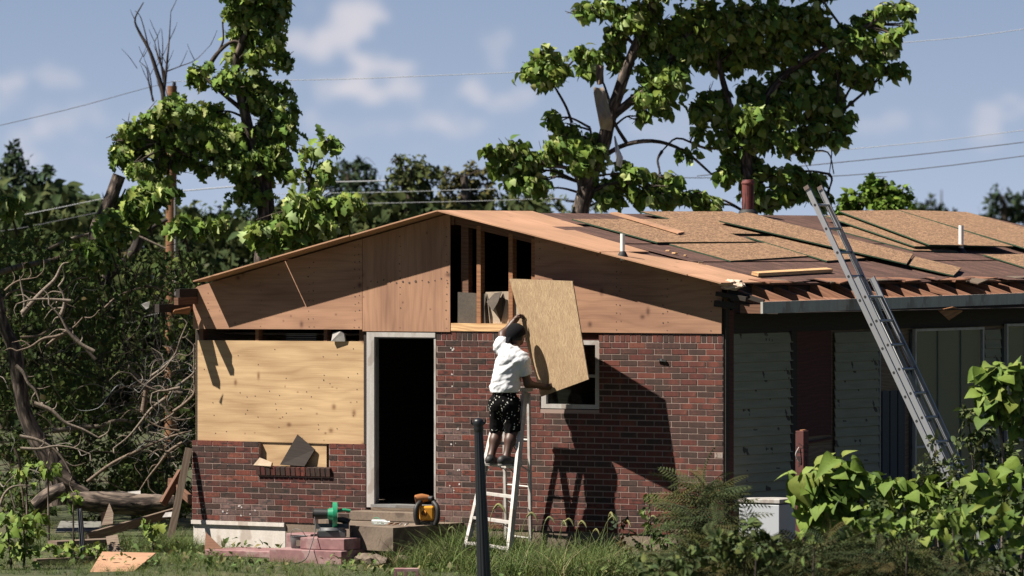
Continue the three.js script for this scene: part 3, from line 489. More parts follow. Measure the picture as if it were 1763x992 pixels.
// loose sheets laid on the roof
{
  const list = [
    ['lower left osb sheet with a green front edge, beside the white vent pipe', [[985, 377], [1175, 377], [1302, 416], [1132, 417]], 0.035],
    ['osb sheet lying along the ridge between the patched rake and the red flue', [[1103, 364], [1260, 364], [1372, 403], [1256, 402]], 0.03],
    ['lowest osb sheet on the roof, just above the short pale stud', [[1153, 420], [1330, 418], [1400, 440], [1258, 449]], 0.02],
    ['osb sheet tucked under the long tilted sheet', [[1285, 407], [1400, 407], [1500, 443], [1424, 449]], 0.03],
    ['small osb sheet below the red flue', [[1240, 372], [1290, 365], [1440, 411], [1376, 411]], 0.012],
    ['long narrow osb sheet tilted across the ladder, its raised edge in shadow', [[1239, 380], [1283, 366], [1572, 437], [1561, 454]], 0.075],
    ['short osb offcut below the end of the long tilted sheet', [[1574, 441], [1655, 461], [1642, 474], [1564, 456]], 0.05],
    ['large osb sheet at the ridge behind the ladder top, front edge green', [[1445, 363], [1545, 362], [1745, 424], [1600, 421]], 0.095],
    ['osb sheet at the far end of the ridge', [[1545, 361], [1664, 365], [1850, 414], [1775, 430]], 0.08],
    ['upper osb sheet of the stack with green edges behind the ladder', [[1420, 371], [1520, 371], [1690, 424], [1575, 424]], 0.055],
    ['bottom osb sheet of the stack with green edges behind the ladder', [[1422, 391], [1500, 391], [1650, 433], [1572, 431]], 0.02],
    ['osb sheet at the edge of the frame beyond the second vent pipe', [[1693, 438], [1800, 437], [1870, 466], [1790, 468]], 0.03],
  ];
  for (const [label, px, off] of list) {
    const q = px.map(([a, b]) => R_(a, b, off)), c = q.reduce((s, p) => s.clone().add(p), V(0, 0, 0)).multiplyScalar(0.25);
    const o = thing('osb_sheet', label, 'osb sheet', c, 'loose boards laid on the roof');
    part('panel', slab(q, 0.014, NR, false, off * 40), M.osb, o); part('green_edge', rim(q, 0.014, NR), M.green, o);
  }
  const strip = [[1050, 366], [1062, 365], [1179, 399], [1168, 401]].map(([a, b]) => R_(a, b, 0.06));
  single('plywood_strip', slab(strip, 0.014, NR), M.plyRoof, 'narrow strip of plywood lying across the upper left osb sheet', 'plywood strip');
  single('lumber', beam(R_(1300, 472, 0.03), R_(1428, 465, 0.03), 0.09, 0.042, NR, 0.003), M.pine, 'short pale stud lying on the felt above the stripped eave', 'lumber');
}

// ------------------------------------------------------------------ doorstep and painted blocks
{
  const top = 0.415, xr = W(797, 900, 0.02).x, zf = 1.32;
  const o = thing('concrete_porch', 'worn concrete porch slab with one step below the open doorway', 'porch', V(-4.3, 0, 0.6));
  part('slab', slab([V(W(548, 900, 0).x, top, 0.0), V(W(606, 925, 1.29).x, top, zf - 0.03), V(-3.58, top - 0.006, zf), V(xr, top, 0.0)], 0.27, V(0, 1, 0)), M.concrete, o);
  part('step', box(W(632, 880, 0.1).x - 0.12, DR - 0.02, top + 0.003, 0.527, 0.003, 0.30, 0.008), M.concrete, o);
  const b = thing('painted_kerb', 'low pink painted concrete kerb in the grass before the porch', 'kerb', V(-5.6, 0, 1.8));
  part('block', box(W(463, 950, 1.75).x, W(588, 950, 1.75).x, -0.05, 0.15, 1.25, 1.75, 0.012), M.pink, b);
  part('upper_block', box(W(530, 930, 1.5).x, W(606, 930, 1.5).x, 0.153, 0.285, 1.32, 1.66, 0.01), M.pink, b);
  part('cap', box(W(352, 950, 1.2).x, W(470, 950, 1.2).x, 0.0, 0.075, 0.5, 1.2, 0.01), M.pink, b);
  part('end_block', box(W(487, 930, 1.3).x, W(530, 930, 1.3).x, 0.02, 0.30, 0.9, 1.24, 0.01), M.pink, b);
  const R = rng(12);
  for (const [px, py, s] of [[628, 962, 0.1], [648, 967, 0.13], [672, 960, 0.09], [690, 963, 0.07]]) { const g = new THREE.IcosahedronGeometry(s, 1), p = g.attributes.position; for (let i = 0; i < p.count; i++) { const v = V(p.getX(i), p.getY(i), p.getZ(i)), f = 0.8 + 0.5 * hash(Math.round(v.x * 90), Math.round(v.y * 90 + v.z * 40), 4); p.setXYZ(i, v.x * f * 1.4, v.y * f * 0.6, v.z * f); } g.computeVertexNormals(); const c = G(px, py, 0.06); g.translate(c.x, c.y, c.z); single('rubble', metreUV(g.toNonIndexed()), M.concrete, { 628: 'leftmost lump of broken concrete under the porch edge', 648: 'biggest lump of broken concrete in the hollow under the porch', 672: 'lump of broken concrete under the middle of the porch edge', 690: 'smallest lump of broken concrete nearest the tall grass' }[px], 'rubble', 'broken concrete under the porch'); }
  // hollow block lying in the lawn
  const hb = thing('hollow_block', 'pinkish hollow concrete block lying in the short grass', 'concrete block', G(700, 989, 0.05));
  const c = G(700, 990, 0.08), d = 0.07, ux = RIGHT, uz = V(0.53, 0, 0.848);
  const at = (a, y, e) => c.clone().addScaledVector(ux, a).addScaledVector(uz, e).add(V(0, y, 0));
  part('top_web', slab([at(-0.13, d, -0.1), at(0.13, d, -0.1), at(0.13, d, 0.1), at(-0.13, d, 0.1)], 0.028, V(0, 1, 0)), M.pink, hb);
  part('end_web', [-0.12, -0.01, 0.115].map((a) => slab([at(a - 0.015, d - 0.029, -0.1), at(a + 0.015, d - 0.029, -0.1), at(a + 0.015, d - 0.029, 0.1), at(a - 0.015, d - 0.029, 0.1)], 0.12, V(0, 1, 0))), M.pink, hb);
}
{ // things on the sill and the porch
  single('grey_board', slab([W(482, 800, 0.0), W(524, 803, 0.02), W(542, 774, -0.035), W(512, 748, -0.05)], 0.014), M.charred, 'dark square board leaning on the brick sill of the boarded window', 'board');
  single('wood_scrap', slab([W(436, 801, 0.04), W(466, 803, 0.06), W(468, 796, 0.02), W(447, 788, -0.01)], 0.03), mat({ map: TX.paint, color: lin(0.6, 0.5, 0.38) }), 'pale broken scrap lying on the end of the brick sill', 'scrap');
  const bt = thing('plastic_bottle', 'clear plastic bottle with a green band lying on the porch slab', 'bottle', W(652, 914, 0.95));
  const a = W(642, 914, 1.0), b = W(668, 912, 1.0); a.y = b.y = 0.452;
  const pl = new THREE.MeshPhysicalMaterial({ color: lin(0.8, 0.85, 0.84), roughness: 0.25, transmission: 0.75, thickness: 0 });
  part('bottle_body', limb([a, a.clone().lerp(b, 0.4), a.clone().lerp(b, 0.75), b], [0.032, 0.034, 0.033, 0.012], 0, 12), pl, bt);
  part('bottle_cap', rod(b, b.clone().addScaledVector(RIGHT, 0.02), 0.013), mat({ color: lin(0.7, 0.7, 0.7) }), bt);
  part('green_band', new THREE.TorusGeometry(0.07, 0.006, 6, 16, 2.2).translate(a.x + 0.05, 0.43, a.z), mat({ color: lin(0.06, 0.2, 0.12) }), bt);
  const lf = [[672, 910, 0.04], [690, 903, 0.03], [682, 914, 0.05], [700, 911, 0.03]];
  lf.forEach(([px, py, s], i) => { const c = W(px, py, 1.0); c.y = 0.425; single('porch_litter', slab([c.clone().add(V(-s, 0.0, 0)), c.clone().add(V(s * 0.4, 0.02, s)), c.clone().add(V(s * 1.3, 0.03, 0.1 * s)), c.clone().add(V(0, 0.01, -s))], 0.006, V(0, 1, 0)), i % 2 ? M.pvc : M.stud, ['brown crumpled scrap beside the clear bottle', 'pale curled scrap in the middle of the porch slab', 'brown wood chip at the front edge of the porch slab', 'pale chip nearest the yellow tool on the porch'][i], 'litter'); });
}
{ // green mitre saw on the painted kerb
  const c = W(572, 934, 1.45); c.y = 0.285;
  const o = thing('mitre_saw', 'green mitre saw with a black motor standing on the pink kerb', 'mitre saw', c);
  const grey = mat({ color: lin(0.085, 0.09, 0.09), roughness: 0.5, metalness: 0.3 }), grn = mat({ color: lin(0.02, 0.24, 0.12), roughness: 0.38 }), blk = mat({ color: lin(0.012, 0.012, 0.013), roughness: 0.5 });
  const L = (a, y, e) => c.clone().addScaledVector(RIGHT, a).add(V(0, y, 0)).addScaledVector(V(0.53, 0, 0.848), e);
  part('base', beam(L(-0.17, 0.045, 0), L(0.16, 0.045, 0), 0.26, 0.08, V(0, 1, 0), 0.012), grey, o);
  part('turntable', new THREE.CylinderGeometry(0.14, 0.15, 0.03, 28).translate(c.x, c.y + 0.10, c.z), mat({ color: lin(0.2, 0.2, 0.2), metalness: 0.5, roughness: 0.4 }), o);
  part('fence', beam(L(-0.19, 0.125, -0.06), L(0.19, 0.125, -0.06), 0.02, 0.06), grey, o);
  const gd = new THREE.CylinderGeometry(0.145, 0.145, 0.05, 36); gd.rotateZ(Math.PI / 2); gd.rotateY(0.62); gd.translate(0, 0, 0); const gc = L(0.03, 0.26, 0.02); gd.translate(gc.x, gc.y, gc.z);
  part('blade_guard', gd, grn, o);
  const hb = new THREE.CylinderGeometry(0.06, 0.075, 0.07, 24); hb.rotateZ(Math.PI / 2); hb.rotateY(0.62); const hc = L(-0.015, 0.27, 0.05); hb.translate(hc.x, hc.y, hc.z); part('hub', hb, grn, o);
  part('motor', rod(L(-0.20, 0.27, -0.02), L(-0.04, 0.27, 0.0), 0.065, 0.058, 18), blk, o);
  part('motor_cap', rod(L(-0.225, 0.27, -0.02), L(-0.2, 0.27, -0.02), 0.05, 0.065, 18), blk, o);
  part('handle', limb([L(0.05, 0.30, 0.03), L(0.13, 0.315, 0.03), L(0.21, 0.305, 0.03)], 0.018, 0.02, 10), grn, o);
  part('dust_bag', limb([L(0.06, 0.2, -0.1), L(0.13, 0.19, -0.12), L(0.19, 0.16, -0.12)], 0.03, 0.05, 10), blk, o);
  part('pivot_arm', beam(L(0.0, 0.08, -0.11), L(-0.02, 0.27, -0.06), 0.05, 0.05), grey, o);
  part('cord', limb([L(-0.2, 0.24, 0.03), L(-0.19, 0.1, 0.12), L(-0.24, -0.1, 0.24), L(-0.3, -0.24, 0.34), L(-0.5, -0.3, 0.4)], 0.006, 0.006, 6), blk, o);
  const k = W(514, 944, 1.5); k.y = 0.155;
  const b = thing('tool_tub', 'small grey plastic tub with a wire handle beside the mitre saw', 'tub', k);
  part('tub_body', lathe([[0.0, 0.0], [0.085, 0.0], [0.10, 0.13], [0.108, 0.135], [0.1, 0.14], [0.085, 0.02], [0, 0.015]], k, 20), mat({ color: lin(0.14, 0.14, 0.145), roughness: 0.5 }), b);
  part('sticker', beam(k.clone().add(V(0.03, 0.06, 0.094)), k.clone().add(V(0.085, 0.06, 0.06)), 0.004, 0.07), mat({ map: TX.paint, color: lin(0.5, 0.48, 0.42) }), b);
  part('wire_handle', new THREE.TorusGeometry(0.1, 0.004, 6, 20, Math.PI).rotateX(0.5).translate(k.x, k.y + 0.13, k.z), M.greyTrim, b);
}
{ // yellow and black boxy tool by the door
  const c = W(735, 902, 0.55); c.y = 0.415;
  const o = thing('jobsite_tool', 'yellow and black boxy power tool with rounded guards by the doorway', 'power tool', c);
  const yel = mat({ color: lin(0.62, 0.27, 0.02), roughness: 0.45 }), blk = mat({ color: lin(0.012, 0.011, 0.011), roughness: 0.6 }), org = mat({ color: lin(0.30, 0.12, 0.04), roughness: 0.5 });
  const L = (a, y, e) => c.clone().addScaledVector(RIGHT, a).add(V(0, y, 0)).addScaledVector(V(0.53, 0, 0.848), e);
  part('body', beam(L(-0.085, 0.13, 0), L(0.085, 0.13, 0), 0.18, 0.17, V(0, 1, 0), 0.03), yel, o);
  for (const s of [-1, 1]) part('guard', limb([L(s * 0.10, 0.0, 0.10), L(s * 0.125, 0.08, 0.12), L(s * 0.12, 0.2, 0.11), L(s * 0.08, 0.255, 0.05), L(s * 0.08, 0.25, -0.08), L(s * 0.115, 0.1, -0.1), L(s * 0.1, 0.0, -0.08)], 0.03, 0.03, 8), blk, o);
  part('carry_handle', limb([L(-0.08, 0.25, 0), L(-0.05, 0.285, 0), L(0.05, 0.285, 0), L(0.09, 0.25, 0)], 0.02, 0.02, 8), blk, o);
  part('top_cylinder', limb([L(-0.13, 0.29, 0.02), L(-0.06, 0.3, 0.0), L(0.02, 0.3, -0.02)], [0.05, 0.055, 0.035], 0, 14), org, o);
  part('gauge', rod(L(0.03, 0.30, 0.02), L(0.07, 0.3, 0.05), 0.03, 0.03, 12), blk, o);
  part('knob', rod(L(-0.03, 0.13, 0.09), L(-0.03, 0.13, 0.10), 0.035, 0.035, 14), mat({ color: lin(0.5, 0.2, 0.02) }), o);
  part('base_rail', [beam(L(-0.12, 0.015, 0.08), L(0.12, 0.015, 0.08), 0.04, 0.03), beam(L(-0.12, 0.015, -0.08), L(0.12, 0.015, -0.08), 0.04, 0.03)], blk, o);
}
// ------------------------------------------------------------------ step ladder under the worker
const LAD = { rT: W(906, 674, 0.50), rB: W(878, 956, 1.18), lT: W(863, 672, 0.50), lB: W(801, 944, 1.12) };
{
  const o = thing('step_ladder', 'white painted metal step ladder standing in the weeds under the worker', 'step ladder', V((LAD.lB.x + LAD.rB.x) / 2, 0, 0.7));
  const { rT, rB, lT, lB } = LAD, side = rT.clone().sub(lT).normalize(), dn = rB.clone().sub(rT).normalize(), nrm = side.clone().cross(dn).normalize();
  for (const [a, b, s] of [[lT, lB, -1], [rT, rB, 1]]) {
    const n = b.clone().sub(a).normalize(), d = nrm.clone();
    part('rail', [beam(a, b, 0.004, 0.085, d), beam(a.clone().addScaledVector(d, 0.042).addScaledVector(side, -s * 0.016), b.clone().addScaledVector(d, 0.042).addScaledVector(side, -s * 0.016), 0.036, 0.004, d), beam(a.clone().addScaledVector(d, -0.042).addScaledVector(side, -s * 0.016), b.clone().addScaledVector(d, -0.042).addScaledVector(side, -s * 0.016), 0.036, 0.004, d)], M.whiteMetal, o);
    part('foot', beam(b.clone().add(V(0, 0.05, 0)), b.clone().add(V(0, -0.02, 0.01)), 0.035, 0.085, d), M.rubber, o);
  }
  const atL = (t) => lT.clone().lerp(lB, t), atR = (t) => rT.clone().lerp(rB, t);
  for (const py of [765, 804, 855, 899, 944]) {
    const t = (py - 674) / (956 - 674), a = atL(t), b = atR(t);
    part('tread', [beam(a, b, 0.085, 0.006, V(0, 1, 0)), beam(a.clone().add(V(0, -0.014, 0.041)), b.clone().add(V(0, -0.014, 0.041)), 0.004, 0.028), beam(a.clone().add(V(0, -0.014, -0.041)), b.clone().add(V(0, -0.014, -0.041)), 0.004, 0.028)], M.whiteMetal, o);
    part('brace', [beam(a.clone().lerp(b, 0.05).add(V(0, -0.10, 0.02)), a.clone().lerp(b, 0.3).add(V(0, -0.02, 0)), 0.02, 0.004), beam(b.clone().lerp(a, 0.05).add(V(0, -0.10, 0.02)), b.clone().lerp(a, 0.3).add(V(0, -0.02, 0)), 0.02, 0.004)], M.whiteMetal, o);
  }
  part('top_cap', beam(lT.clone().add(V(-0.02, 0.02, -0.03)), rT.clone().add(V(0.03, 0.02, -0.03)), 0.14, 0.05, V(0, 1, 0), 0.01), M.whiteMetal, o);
  const rl = [W(872, 940, 0.24), W(914, 946, 0.24)], rt = [lT.clone().add(V(0, -0.02, -0.05)), rT.clone().add(V(0, -0.02, -0.05))];
  for (let i = 0; i < 2; i++) part('rear_leg', beam(rt[i], rl[i], 0.03, 0.04, V(0, 0, 1)), M.whiteMetal, o);
  for (const t of [0.3, 0.6, 0.93]) part('rear_bar', rod(rt[0].clone().lerp(rl[0], t), rt[1].clone().lerp(rl[1], t), 0.011), M.whiteMetal, o);
  for (const i of [0, 1]) part('spreader', beam((i ? atR : atL)(0.45), rt[i].clone().lerp(rl[i], 0.5), 0.004, 0.02), M.whiteMetal, o);
}
// ------------------------------------------------------------------ sheet held by the worker
{
  const q = [W(878, 480, 0.31), W(987, 484, 0.77), W(1015, 653, 0.75), W(933, 683, 0.30)];
  single('plywood_sheet', slab(q, 0.012, undefined, true), M.board, 'pale plywood sheet held up against the wall by the worker on the ladder', 'plywood sheet');
}
// ------------------------------------------------------------------ extension ladder against the eave
{
  const top = [R_(1396, 327, 0), 0], gx = 0.66, gy = 3.08;
  const z1 = S(1475, 517, gx).z, z2 = z1 - 0.33, k = 0.535;
  const at = (y, z, out = 0) => V(gx + (gy - y) * k + out, y, z);
  const yT = 4.30, o = thing('extension_ladder', 'long aluminium extension ladder leaning against the stripped eave', 'ladder', at(0, (z1 + z2) / 2));
  const nrm = V(1, k, 0).normalize();
  const rails = (za, zb, y0, y1, out, w, d, holes) => {
    for (const [z, s] of [[za, 1], [zb, -1]]) {
      const a = at(y0, z).addScaledVector(nrm, out), b = at(y1, z).addScaledVector(nrm, out), dir = b.clone().sub(a).normalize();
      const f = (e) => [a.clone().addScaledVector(nrm, e).add(V(0, 0, -s * w * 0.5)), b.clone().addScaledVector(nrm, e).add(V(0, 0, -s * w * 0.5))];
      const [p, q] = f(d / 2), [r, t] = f(-d / 2);
      part('rail', [beam(a, b, 0.004, d, nrm), beam(p, q, w, 0.005, nrm), beam(r, t, w, 0.005, nrm)], M.aluminium, o);
      if (s > 0) for (const y of holes) { const h = at(y, z).addScaledVector(nrm, out).add(V(0, 0, 0.0015)); const g = new THREE.CylinderGeometry(0.016, 0.016, 0.006, 14); g.rotateX(Math.PI / 2); g.translate(h.x, h.y, h.z); part('rung_end', g, M.rubber, o); }
    }
    for (const y of holes) part('rung', rod(at(y, za).addScaledVector(nrm, out), at(y, zb).addScaledVector(nrm, out), 0.016, 0.016, 10), M.aluminium, o);
  };
  const H = []; for (let y = 0.25; y < 4.2; y += 0.275) H.push(y);
  rails(z1, z2, 0.9, yT, 0.0, 0.024, 0.06, H.filter((y) => y > 1.0));
  rails(z1 + 0.016, z2 - 0.05, 0.0, 3.22, 0.088, 0.026, 0.064, H.filter((y) => y < 3.15));
  part('rail_cap', [at(yT - 0.02, z1), at(yT - 0.02, z2)].map((p) => beam(p, p.clone().add(at(yT + 0.02, 0).sub(at(yT - 0.02, 0))), 0.03, 0.068, nrm)), mat({ map: TX.scuffed, color: lin(0.45, 0.33, 0.3) }), o);
  part('pull_rope', limb([at(3.1, z1 - 0.16, 0.05), at(2.6, z1 - 0.17, 0.06), at(2.1, z1 - 0.19, 0.04)], 0.006, 0.006, 5), M.pvc, o);
  part('foot', [at(0.02, z1), at(0.02, z2)].map((p) => beam(p.clone().add(V(0.02, 0, 0)), p.clone().add(V(0.08, -0.03, 0)), 0.05, 0.1)), M.rubber, o);
}
// ------------------------------------------------------------------ iron post in the lawn, old porch post, white box
{
  const base = P(834, 1010, 57), topP = P(824, 742, 57), ax = topP.clone().sub(base), L = ax.length();
  const o = thing('iron_post', 'black fluted iron post leaning slightly in front of the step ladder', 'post', base);
  const q = new THREE.Quaternion().setFromUnitVectors(V(0, 1, 0), ax.clone().normalize());
  const put = (g) => { g.applyQuaternion(q); g.translate(base.x, base.y, base.z); return g; };
  const seg = 96, pos = [], idx = [], uv = []; // fluted tapering shaft
  for (let j = 0; j <= 12; j++) for (let i = 0; i <= seg; i++) { const a = i / seg * Math.PI * 2, r = THREE.MathUtils.lerp(0.070, 0.042, j / 12) * (1 + 0.10 * Math.abs(Math.cos(a * 6))); pos.push(Math.cos(a) * r, j / 12 * L, Math.sin(a) * r); uv.push(i / seg, j / 12 * L); }
  for (let j = 0; j < 12; j++) for (let i = 0; i < seg; i++) { const a = j * (seg + 1) + i, b = a + seg + 1; idx.push(a, b, a + 1, b, b + 1, a + 1); }
  const g = new THREE.BufferGeometry(); g.setAttribute('position', new THREE.Float32BufferAttribute(pos, 3)); g.setAttribute('uv', new THREE.Float32BufferAttribute(uv, 2)); g.setIndex(idx); g.computeVertexNormals();
  part('shaft', put(g), M.blackIron, o);
  part('collar', put(lathe([[0.044, L - 0.02], [0.05, L], [0.054, L + 0.03], [0.05, L + 0.05], [0.06, L + 0.07], [0.056, L + 0.1], [0.05, L + 0.12], [0.02, L + 0.135], [0, L + 0.137]], V(0, 0, 0), 24)), M.blackIron, o);
  part('cap_scroll', [-1, 1].map((s) => put(limb([V(s * 0.04, L + 0.07, -s * 0.025), V(s * 0.062, L + 0.09, -s * 0.04), V(s * 0.065, L + 0.12, -s * 0.04)], 0.014, 0.009, 8))), M.blackIron, o);
  part('base_ring', put(lathe([[0.08, 0], [0.1, 0.02], [0.1, 0.07], [0.078, 0.1]], V(0, 0, 0), 24)), M.blackIron, o);
  const m0 = S(1381, 862, 1.0), m1 = S(1380, 742, 1.0);
  const mp = thing('porch_post', 'stump of a maroon porch post with peeling paint behind the broad leaves', 'post', V(m0.x, 0, m0.z));
  part('post_shaft', beam(V(m0.x, 0, m0.z), V(m0.x, m1.y, m0.z), 0.12, 0.105, V(1, 0, 0), 0.006), mat({ map: TX.scuffed, color: lin(0.32, 0.085, 0.075) }), mp);
  part('splinter', beam(V(m0.x + 0.01, m1.y - 0.04, m0.z), V(m0.x + 0.015, m1.y + 0.012, m0.z), 0.09, 0.04, V(1, 0, 0)), M.stud, mp);
  part('bent_wire', limb([V(m0.x, m1.y - 0.18, m0.z + 0.07), V(m0.x - 0.02, m1.y - 0.26, m0.z + 0.11), V(m0.x, m1.y - 0.34, m0.z + 0.08)], 0.006, 0.006, 5), M.whiteTrim, mp);
  const bx = thing('white_cabinet', 'white metal box standing low beside the corner of the house', 'cabinet', P(1325, 890, 60.4));
  const c = P(1322, 868, 60.4);
  part('cabinet_body', box(c.x - 0.26, c.x + 0.26, 0.0, 0.73, c.z - 0.25, c.z + 0.2, 0.012), mat({ color: lin(0.36, 0.375, 0.40), roughness: 0.5 }), bx);
  part('cabinet_lid', box(c.x - 0.27, c.x + 0.27, 0.742, 0.79, c.z - 0.26, c.z + 0.21, 0.008), M.whiteTrim, bx);
}
// ------------------------------------------------------------------ timber and scraps beside the left corner
{
  const plank = (name, label, a, b, w, h, m, up) => single(name, beam(a, b, w, h, up || V(0, 1, 0)), m, label, 'plank');
  plank('leaning_plank', 'long grey brown plank leaning against the left house corner', W(289, 948, 0.45), W(325, 772, 0.05), 0.085, 0.04, M.greyWood, V(0.6, 0, 0.8));
  plank('plank', 'long brown plank lying aslant toward the fallen log', P(150, 925, 63.5), P(300, 882, 66), 0.05, 0.1, M.greyWood);
  plank('plank', 'reddish plank propped steeply behind the leaning plank', P(280, 868, 65.6), P(312, 812, 65.8), 0.05, 0.09, M.oldWood);
  plank('plank', 'short brown plank sloping down by the house corner', P(292, 830, 66), P(330, 862, 65.2), 0.05, 0.1, M.oldWood);
  plank('plank', 'weathered beam lying flat at the lower edge beneath the saplings', P(60, 968, 61), P(190, 962, 61.3), 0.15, 0.07, M.greyWood);
  plank('plank', 'bleached board lying behind the metal stake', P(90, 935, 62.8), P(196, 930, 63.2), 0.25, 0.04, M.greyWood);
  const sl = (label, pts, m) => single('plywood_scrap', slab(pts, 0.012), m, label, 'plywood scrap');
  sl('fresh tan plywood scrap lying tilted in the grass at the lower edge', [P(146, 998, 59.3), P(212, 998, 59.4), P(268, 952, 61.0), P(176, 950, 61.0)], M.plyRoof);
  sl('upright torn wood scrap behind the metal stake', [P(174, 905, 64.2), P(194, 902, 64.2), P(195, 884, 64.3), P(188, 866, 64.4), P(184, 880, 64.4), P(173, 883, 64.3)], M.greyWood);
  sl('square grey scrap standing behind the fresh plywood scrap', [P(187, 951, 62.2), P(208, 950, 62.2), P(202, 920, 62.6), P(182, 924, 62.6)], M.greyWood);
  sl('pale green weathered panel lying under the fallen log', [P(95, 916, 64.4), P(172, 914, 64.6), P(178, 898, 65.6), P(104, 897, 65.6)], mat({ map: TX.scuffed, color: lin(0.55, 0.52, 0.46) }));
  sl('dark triangular board leaning on the painted footing', [P(352, 948, 62.9), P(386, 948, 62.9), P(354, 916, 63.4)], M.oldWood);
  const ms = thing('metal_stake', 'thin dark metal stake standing among the saplings', 'stake', P(144, 966, 61.4));
  part('stake_channel', [beam(P(144, 966, 61.4), P(137, 876, 61.5), 0.05, 0.005, V(0, 0, 1)), beam(P(147, 966, 61.38), P(140, 876, 61.48), 0.005, 0.03, V(0, 0, 1)), beam(P(141, 966, 61.38), P(134, 876, 61.48), 0.005, 0.03, V(0, 0, 1))], mat({ color: lin(0.07, 0.075, 0.085), roughness: 0.5, metalness: 0.4 }), ms);
  for (const [i, px, py, s] of [[0, 262, 478, 10], [1, 228, 852, 12], [2, 250, 385, 8], [3, 290, 888, 9]]) { const c = P(px, py, [80, 67, 92, 64.5][i]), e = s / 120; single('white_scrap', slab([c.clone().addScaledVector(RIGHT, -e).add(V(0, -0.02, 0)), c.clone().addScaledVector(RIGHT, e).add(V(0, -0.01, 0)), c.clone().addScaledVector(RIGHT, e * 0.7).add(V(0, 0.05, -0.05)), c.clone().addScaledVector(RIGHT, -e * 0.8).add(V(0, 0.035, -0.04))], 0.005), M.whiteTrim, ['white plastic scrap caught in the brush by the utility pole', 'white scrap on the weeds above the fallen log', 'far white scrap caught high in the brush', 'white scrap beside the leaning plank'][i], 'scrap'); }
}

// ------------------------------------------------------------------ the worker on the ladder
function field(bones, k) { // smooth union of tapered capsules
  return (x, y, z) => {
    let s = 0; const K = 1 / k;
    let m = 1e9; const ds = [];
    for (const [ax, ay, az, bx, by, bz, ra, rb] of bones) {
      const ux = bx - ax, uy = by - ay, uz = bz - az, q = ux * ux + uy * uy + uz * uz || 1e-9;
      let t = ((x - ax) * ux + (y - ay) * uy + (z - az) * uz) / q; t = t < 0 ? 0 : t > 1 ? 1 : t;
      const dx = x - ax - ux * t, dy = y - ay - uy * t, dz = z - az - uz * t, d = Math.sqrt(dx * dx + dy * dy + dz * dz) - (ra + (rb - ra) * t);
      ds.push(d); if (d < m) m = d;
    }
    if (m > 6 * k) return m;
    for (const d of ds) s += Math.exp((m - d) * K);
    return m - Math.log(s) * k;
  };
}
function skin(f, lo, hi, h) { // surface nets
  const nx = Math.ceil((hi.x - lo.x) / h) + 1, ny = Math.ceil((hi.y - lo.y) / h) + 1, nz = Math.ceil((hi.z - lo.z) / h) + 1;
  const v = new Float32Array(nx * ny * nz), id = (i, j, k) => i + nx * (j + ny * k);
  for (let k = 0; k < nz; k++) for (let j = 0; j < ny; j++) for (let i = 0; i < nx; i++) v[id(i, j, k)] = f(lo.x + i * h, lo.y + j * h, lo.z + k * h);
  const pos = [], idx = [], cell = new Int32Array(nx * ny * nz).fill(-1);
  const cs = [[0, 0, 0], [1, 0, 0], [0, 1, 0], [1, 1, 0], [0, 0, 1], [1, 0, 1], [0, 1, 1], [1, 1, 1]], es = [[0, 1], [2, 3], [4, 5], [6, 7], [0, 2], [1, 3], [4, 6], [5, 7], [0, 4], [1, 5], [2, 6], [3, 7]];
  for (let k = 0; k < nz - 1; k++) for (let j = 0; j < ny - 1; j++) for (let i = 0; i < nx - 1; i++) {
    const c = cs.map(([a, b, d]) => v[id(i + a, j + b, k + d)]); let n = 0, x = 0, y = 0, z = 0;
    for (const [a, b] of es) if ((c[a] < 0) !== (c[b] < 0)) { const t = c[a] / (c[a] - c[b]); x += cs[a][0] + t * (cs[b][0] - cs[a][0]); y += cs[a][1] + t * (cs[b][1] - cs[a][1]); z += cs[a][2] + t * (cs[b][2] - cs[a][2]); n++; }
    if (n) { cell[id(i, j, k)] = pos.length / 3; pos.push(lo.x + (i + x / n) * h, lo.y + (j + y / n) * h, lo.z + (k + z / n) * h); }
  }
  const quad = (a, b, c, d, f) => f ? idx.push(a, b, c, a, c, d) : idx.push(a, c, b, a, d, c);
  for (let k = 1; k < nz - 1; k++) for (let j = 1; j < ny - 1; j++) for (let i = 1; i < nx - 1; i++) {
    const s = v[id(i, j, k)] < 0;
    if (s !== v[id(i + 1, j, k)] < 0) quad(cell[id(i, j - 1, k - 1)], cell[id(i, j, k - 1)], cell[id(i, j, k)], cell[id(i, j - 1, k)], s);
    if (s !== v[id(i, j + 1, k)] < 0) quad(cell[id(i - 1, j, k - 1)], cell[id(i - 1, j, k)], cell[id(i, j, k)], cell[id(i, j, k - 1)], s);
    if (s !== v[id(i, j, k + 1)] < 0) quad(cell[id(i - 1, j - 1, k)], cell[id(i, j - 1, k)], cell[id(i, j, k)], cell[id(i - 1, j, k)], s);
  }
  const nor = new Float32Array(pos.length), e = h * 0.6;
  for (let i = 0; i < pos.length; i += 3) { const [x, y, z] = [pos[i], pos[i + 1], pos[i + 2]]; const a = f(x + e, y, z) - f(x - e, y, z), b = f(x, y + e, z) - f(x, y - e, z), c = f(x, y, z + e) - f(x, y, z - e), l = Math.hypot(a, b, c) || 1; nor[i] = a / l; nor[i + 1] = b / l; nor[i + 2] = c / l; }
  const g = new THREE.BufferGeometry(); g.setAttribute('position', new THREE.Float32BufferAttribute(pos, 3)); g.setAttribute('normal', new THREE.BufferAttribute(nor, 3)); g.setIndex(idx);
  return g;
}
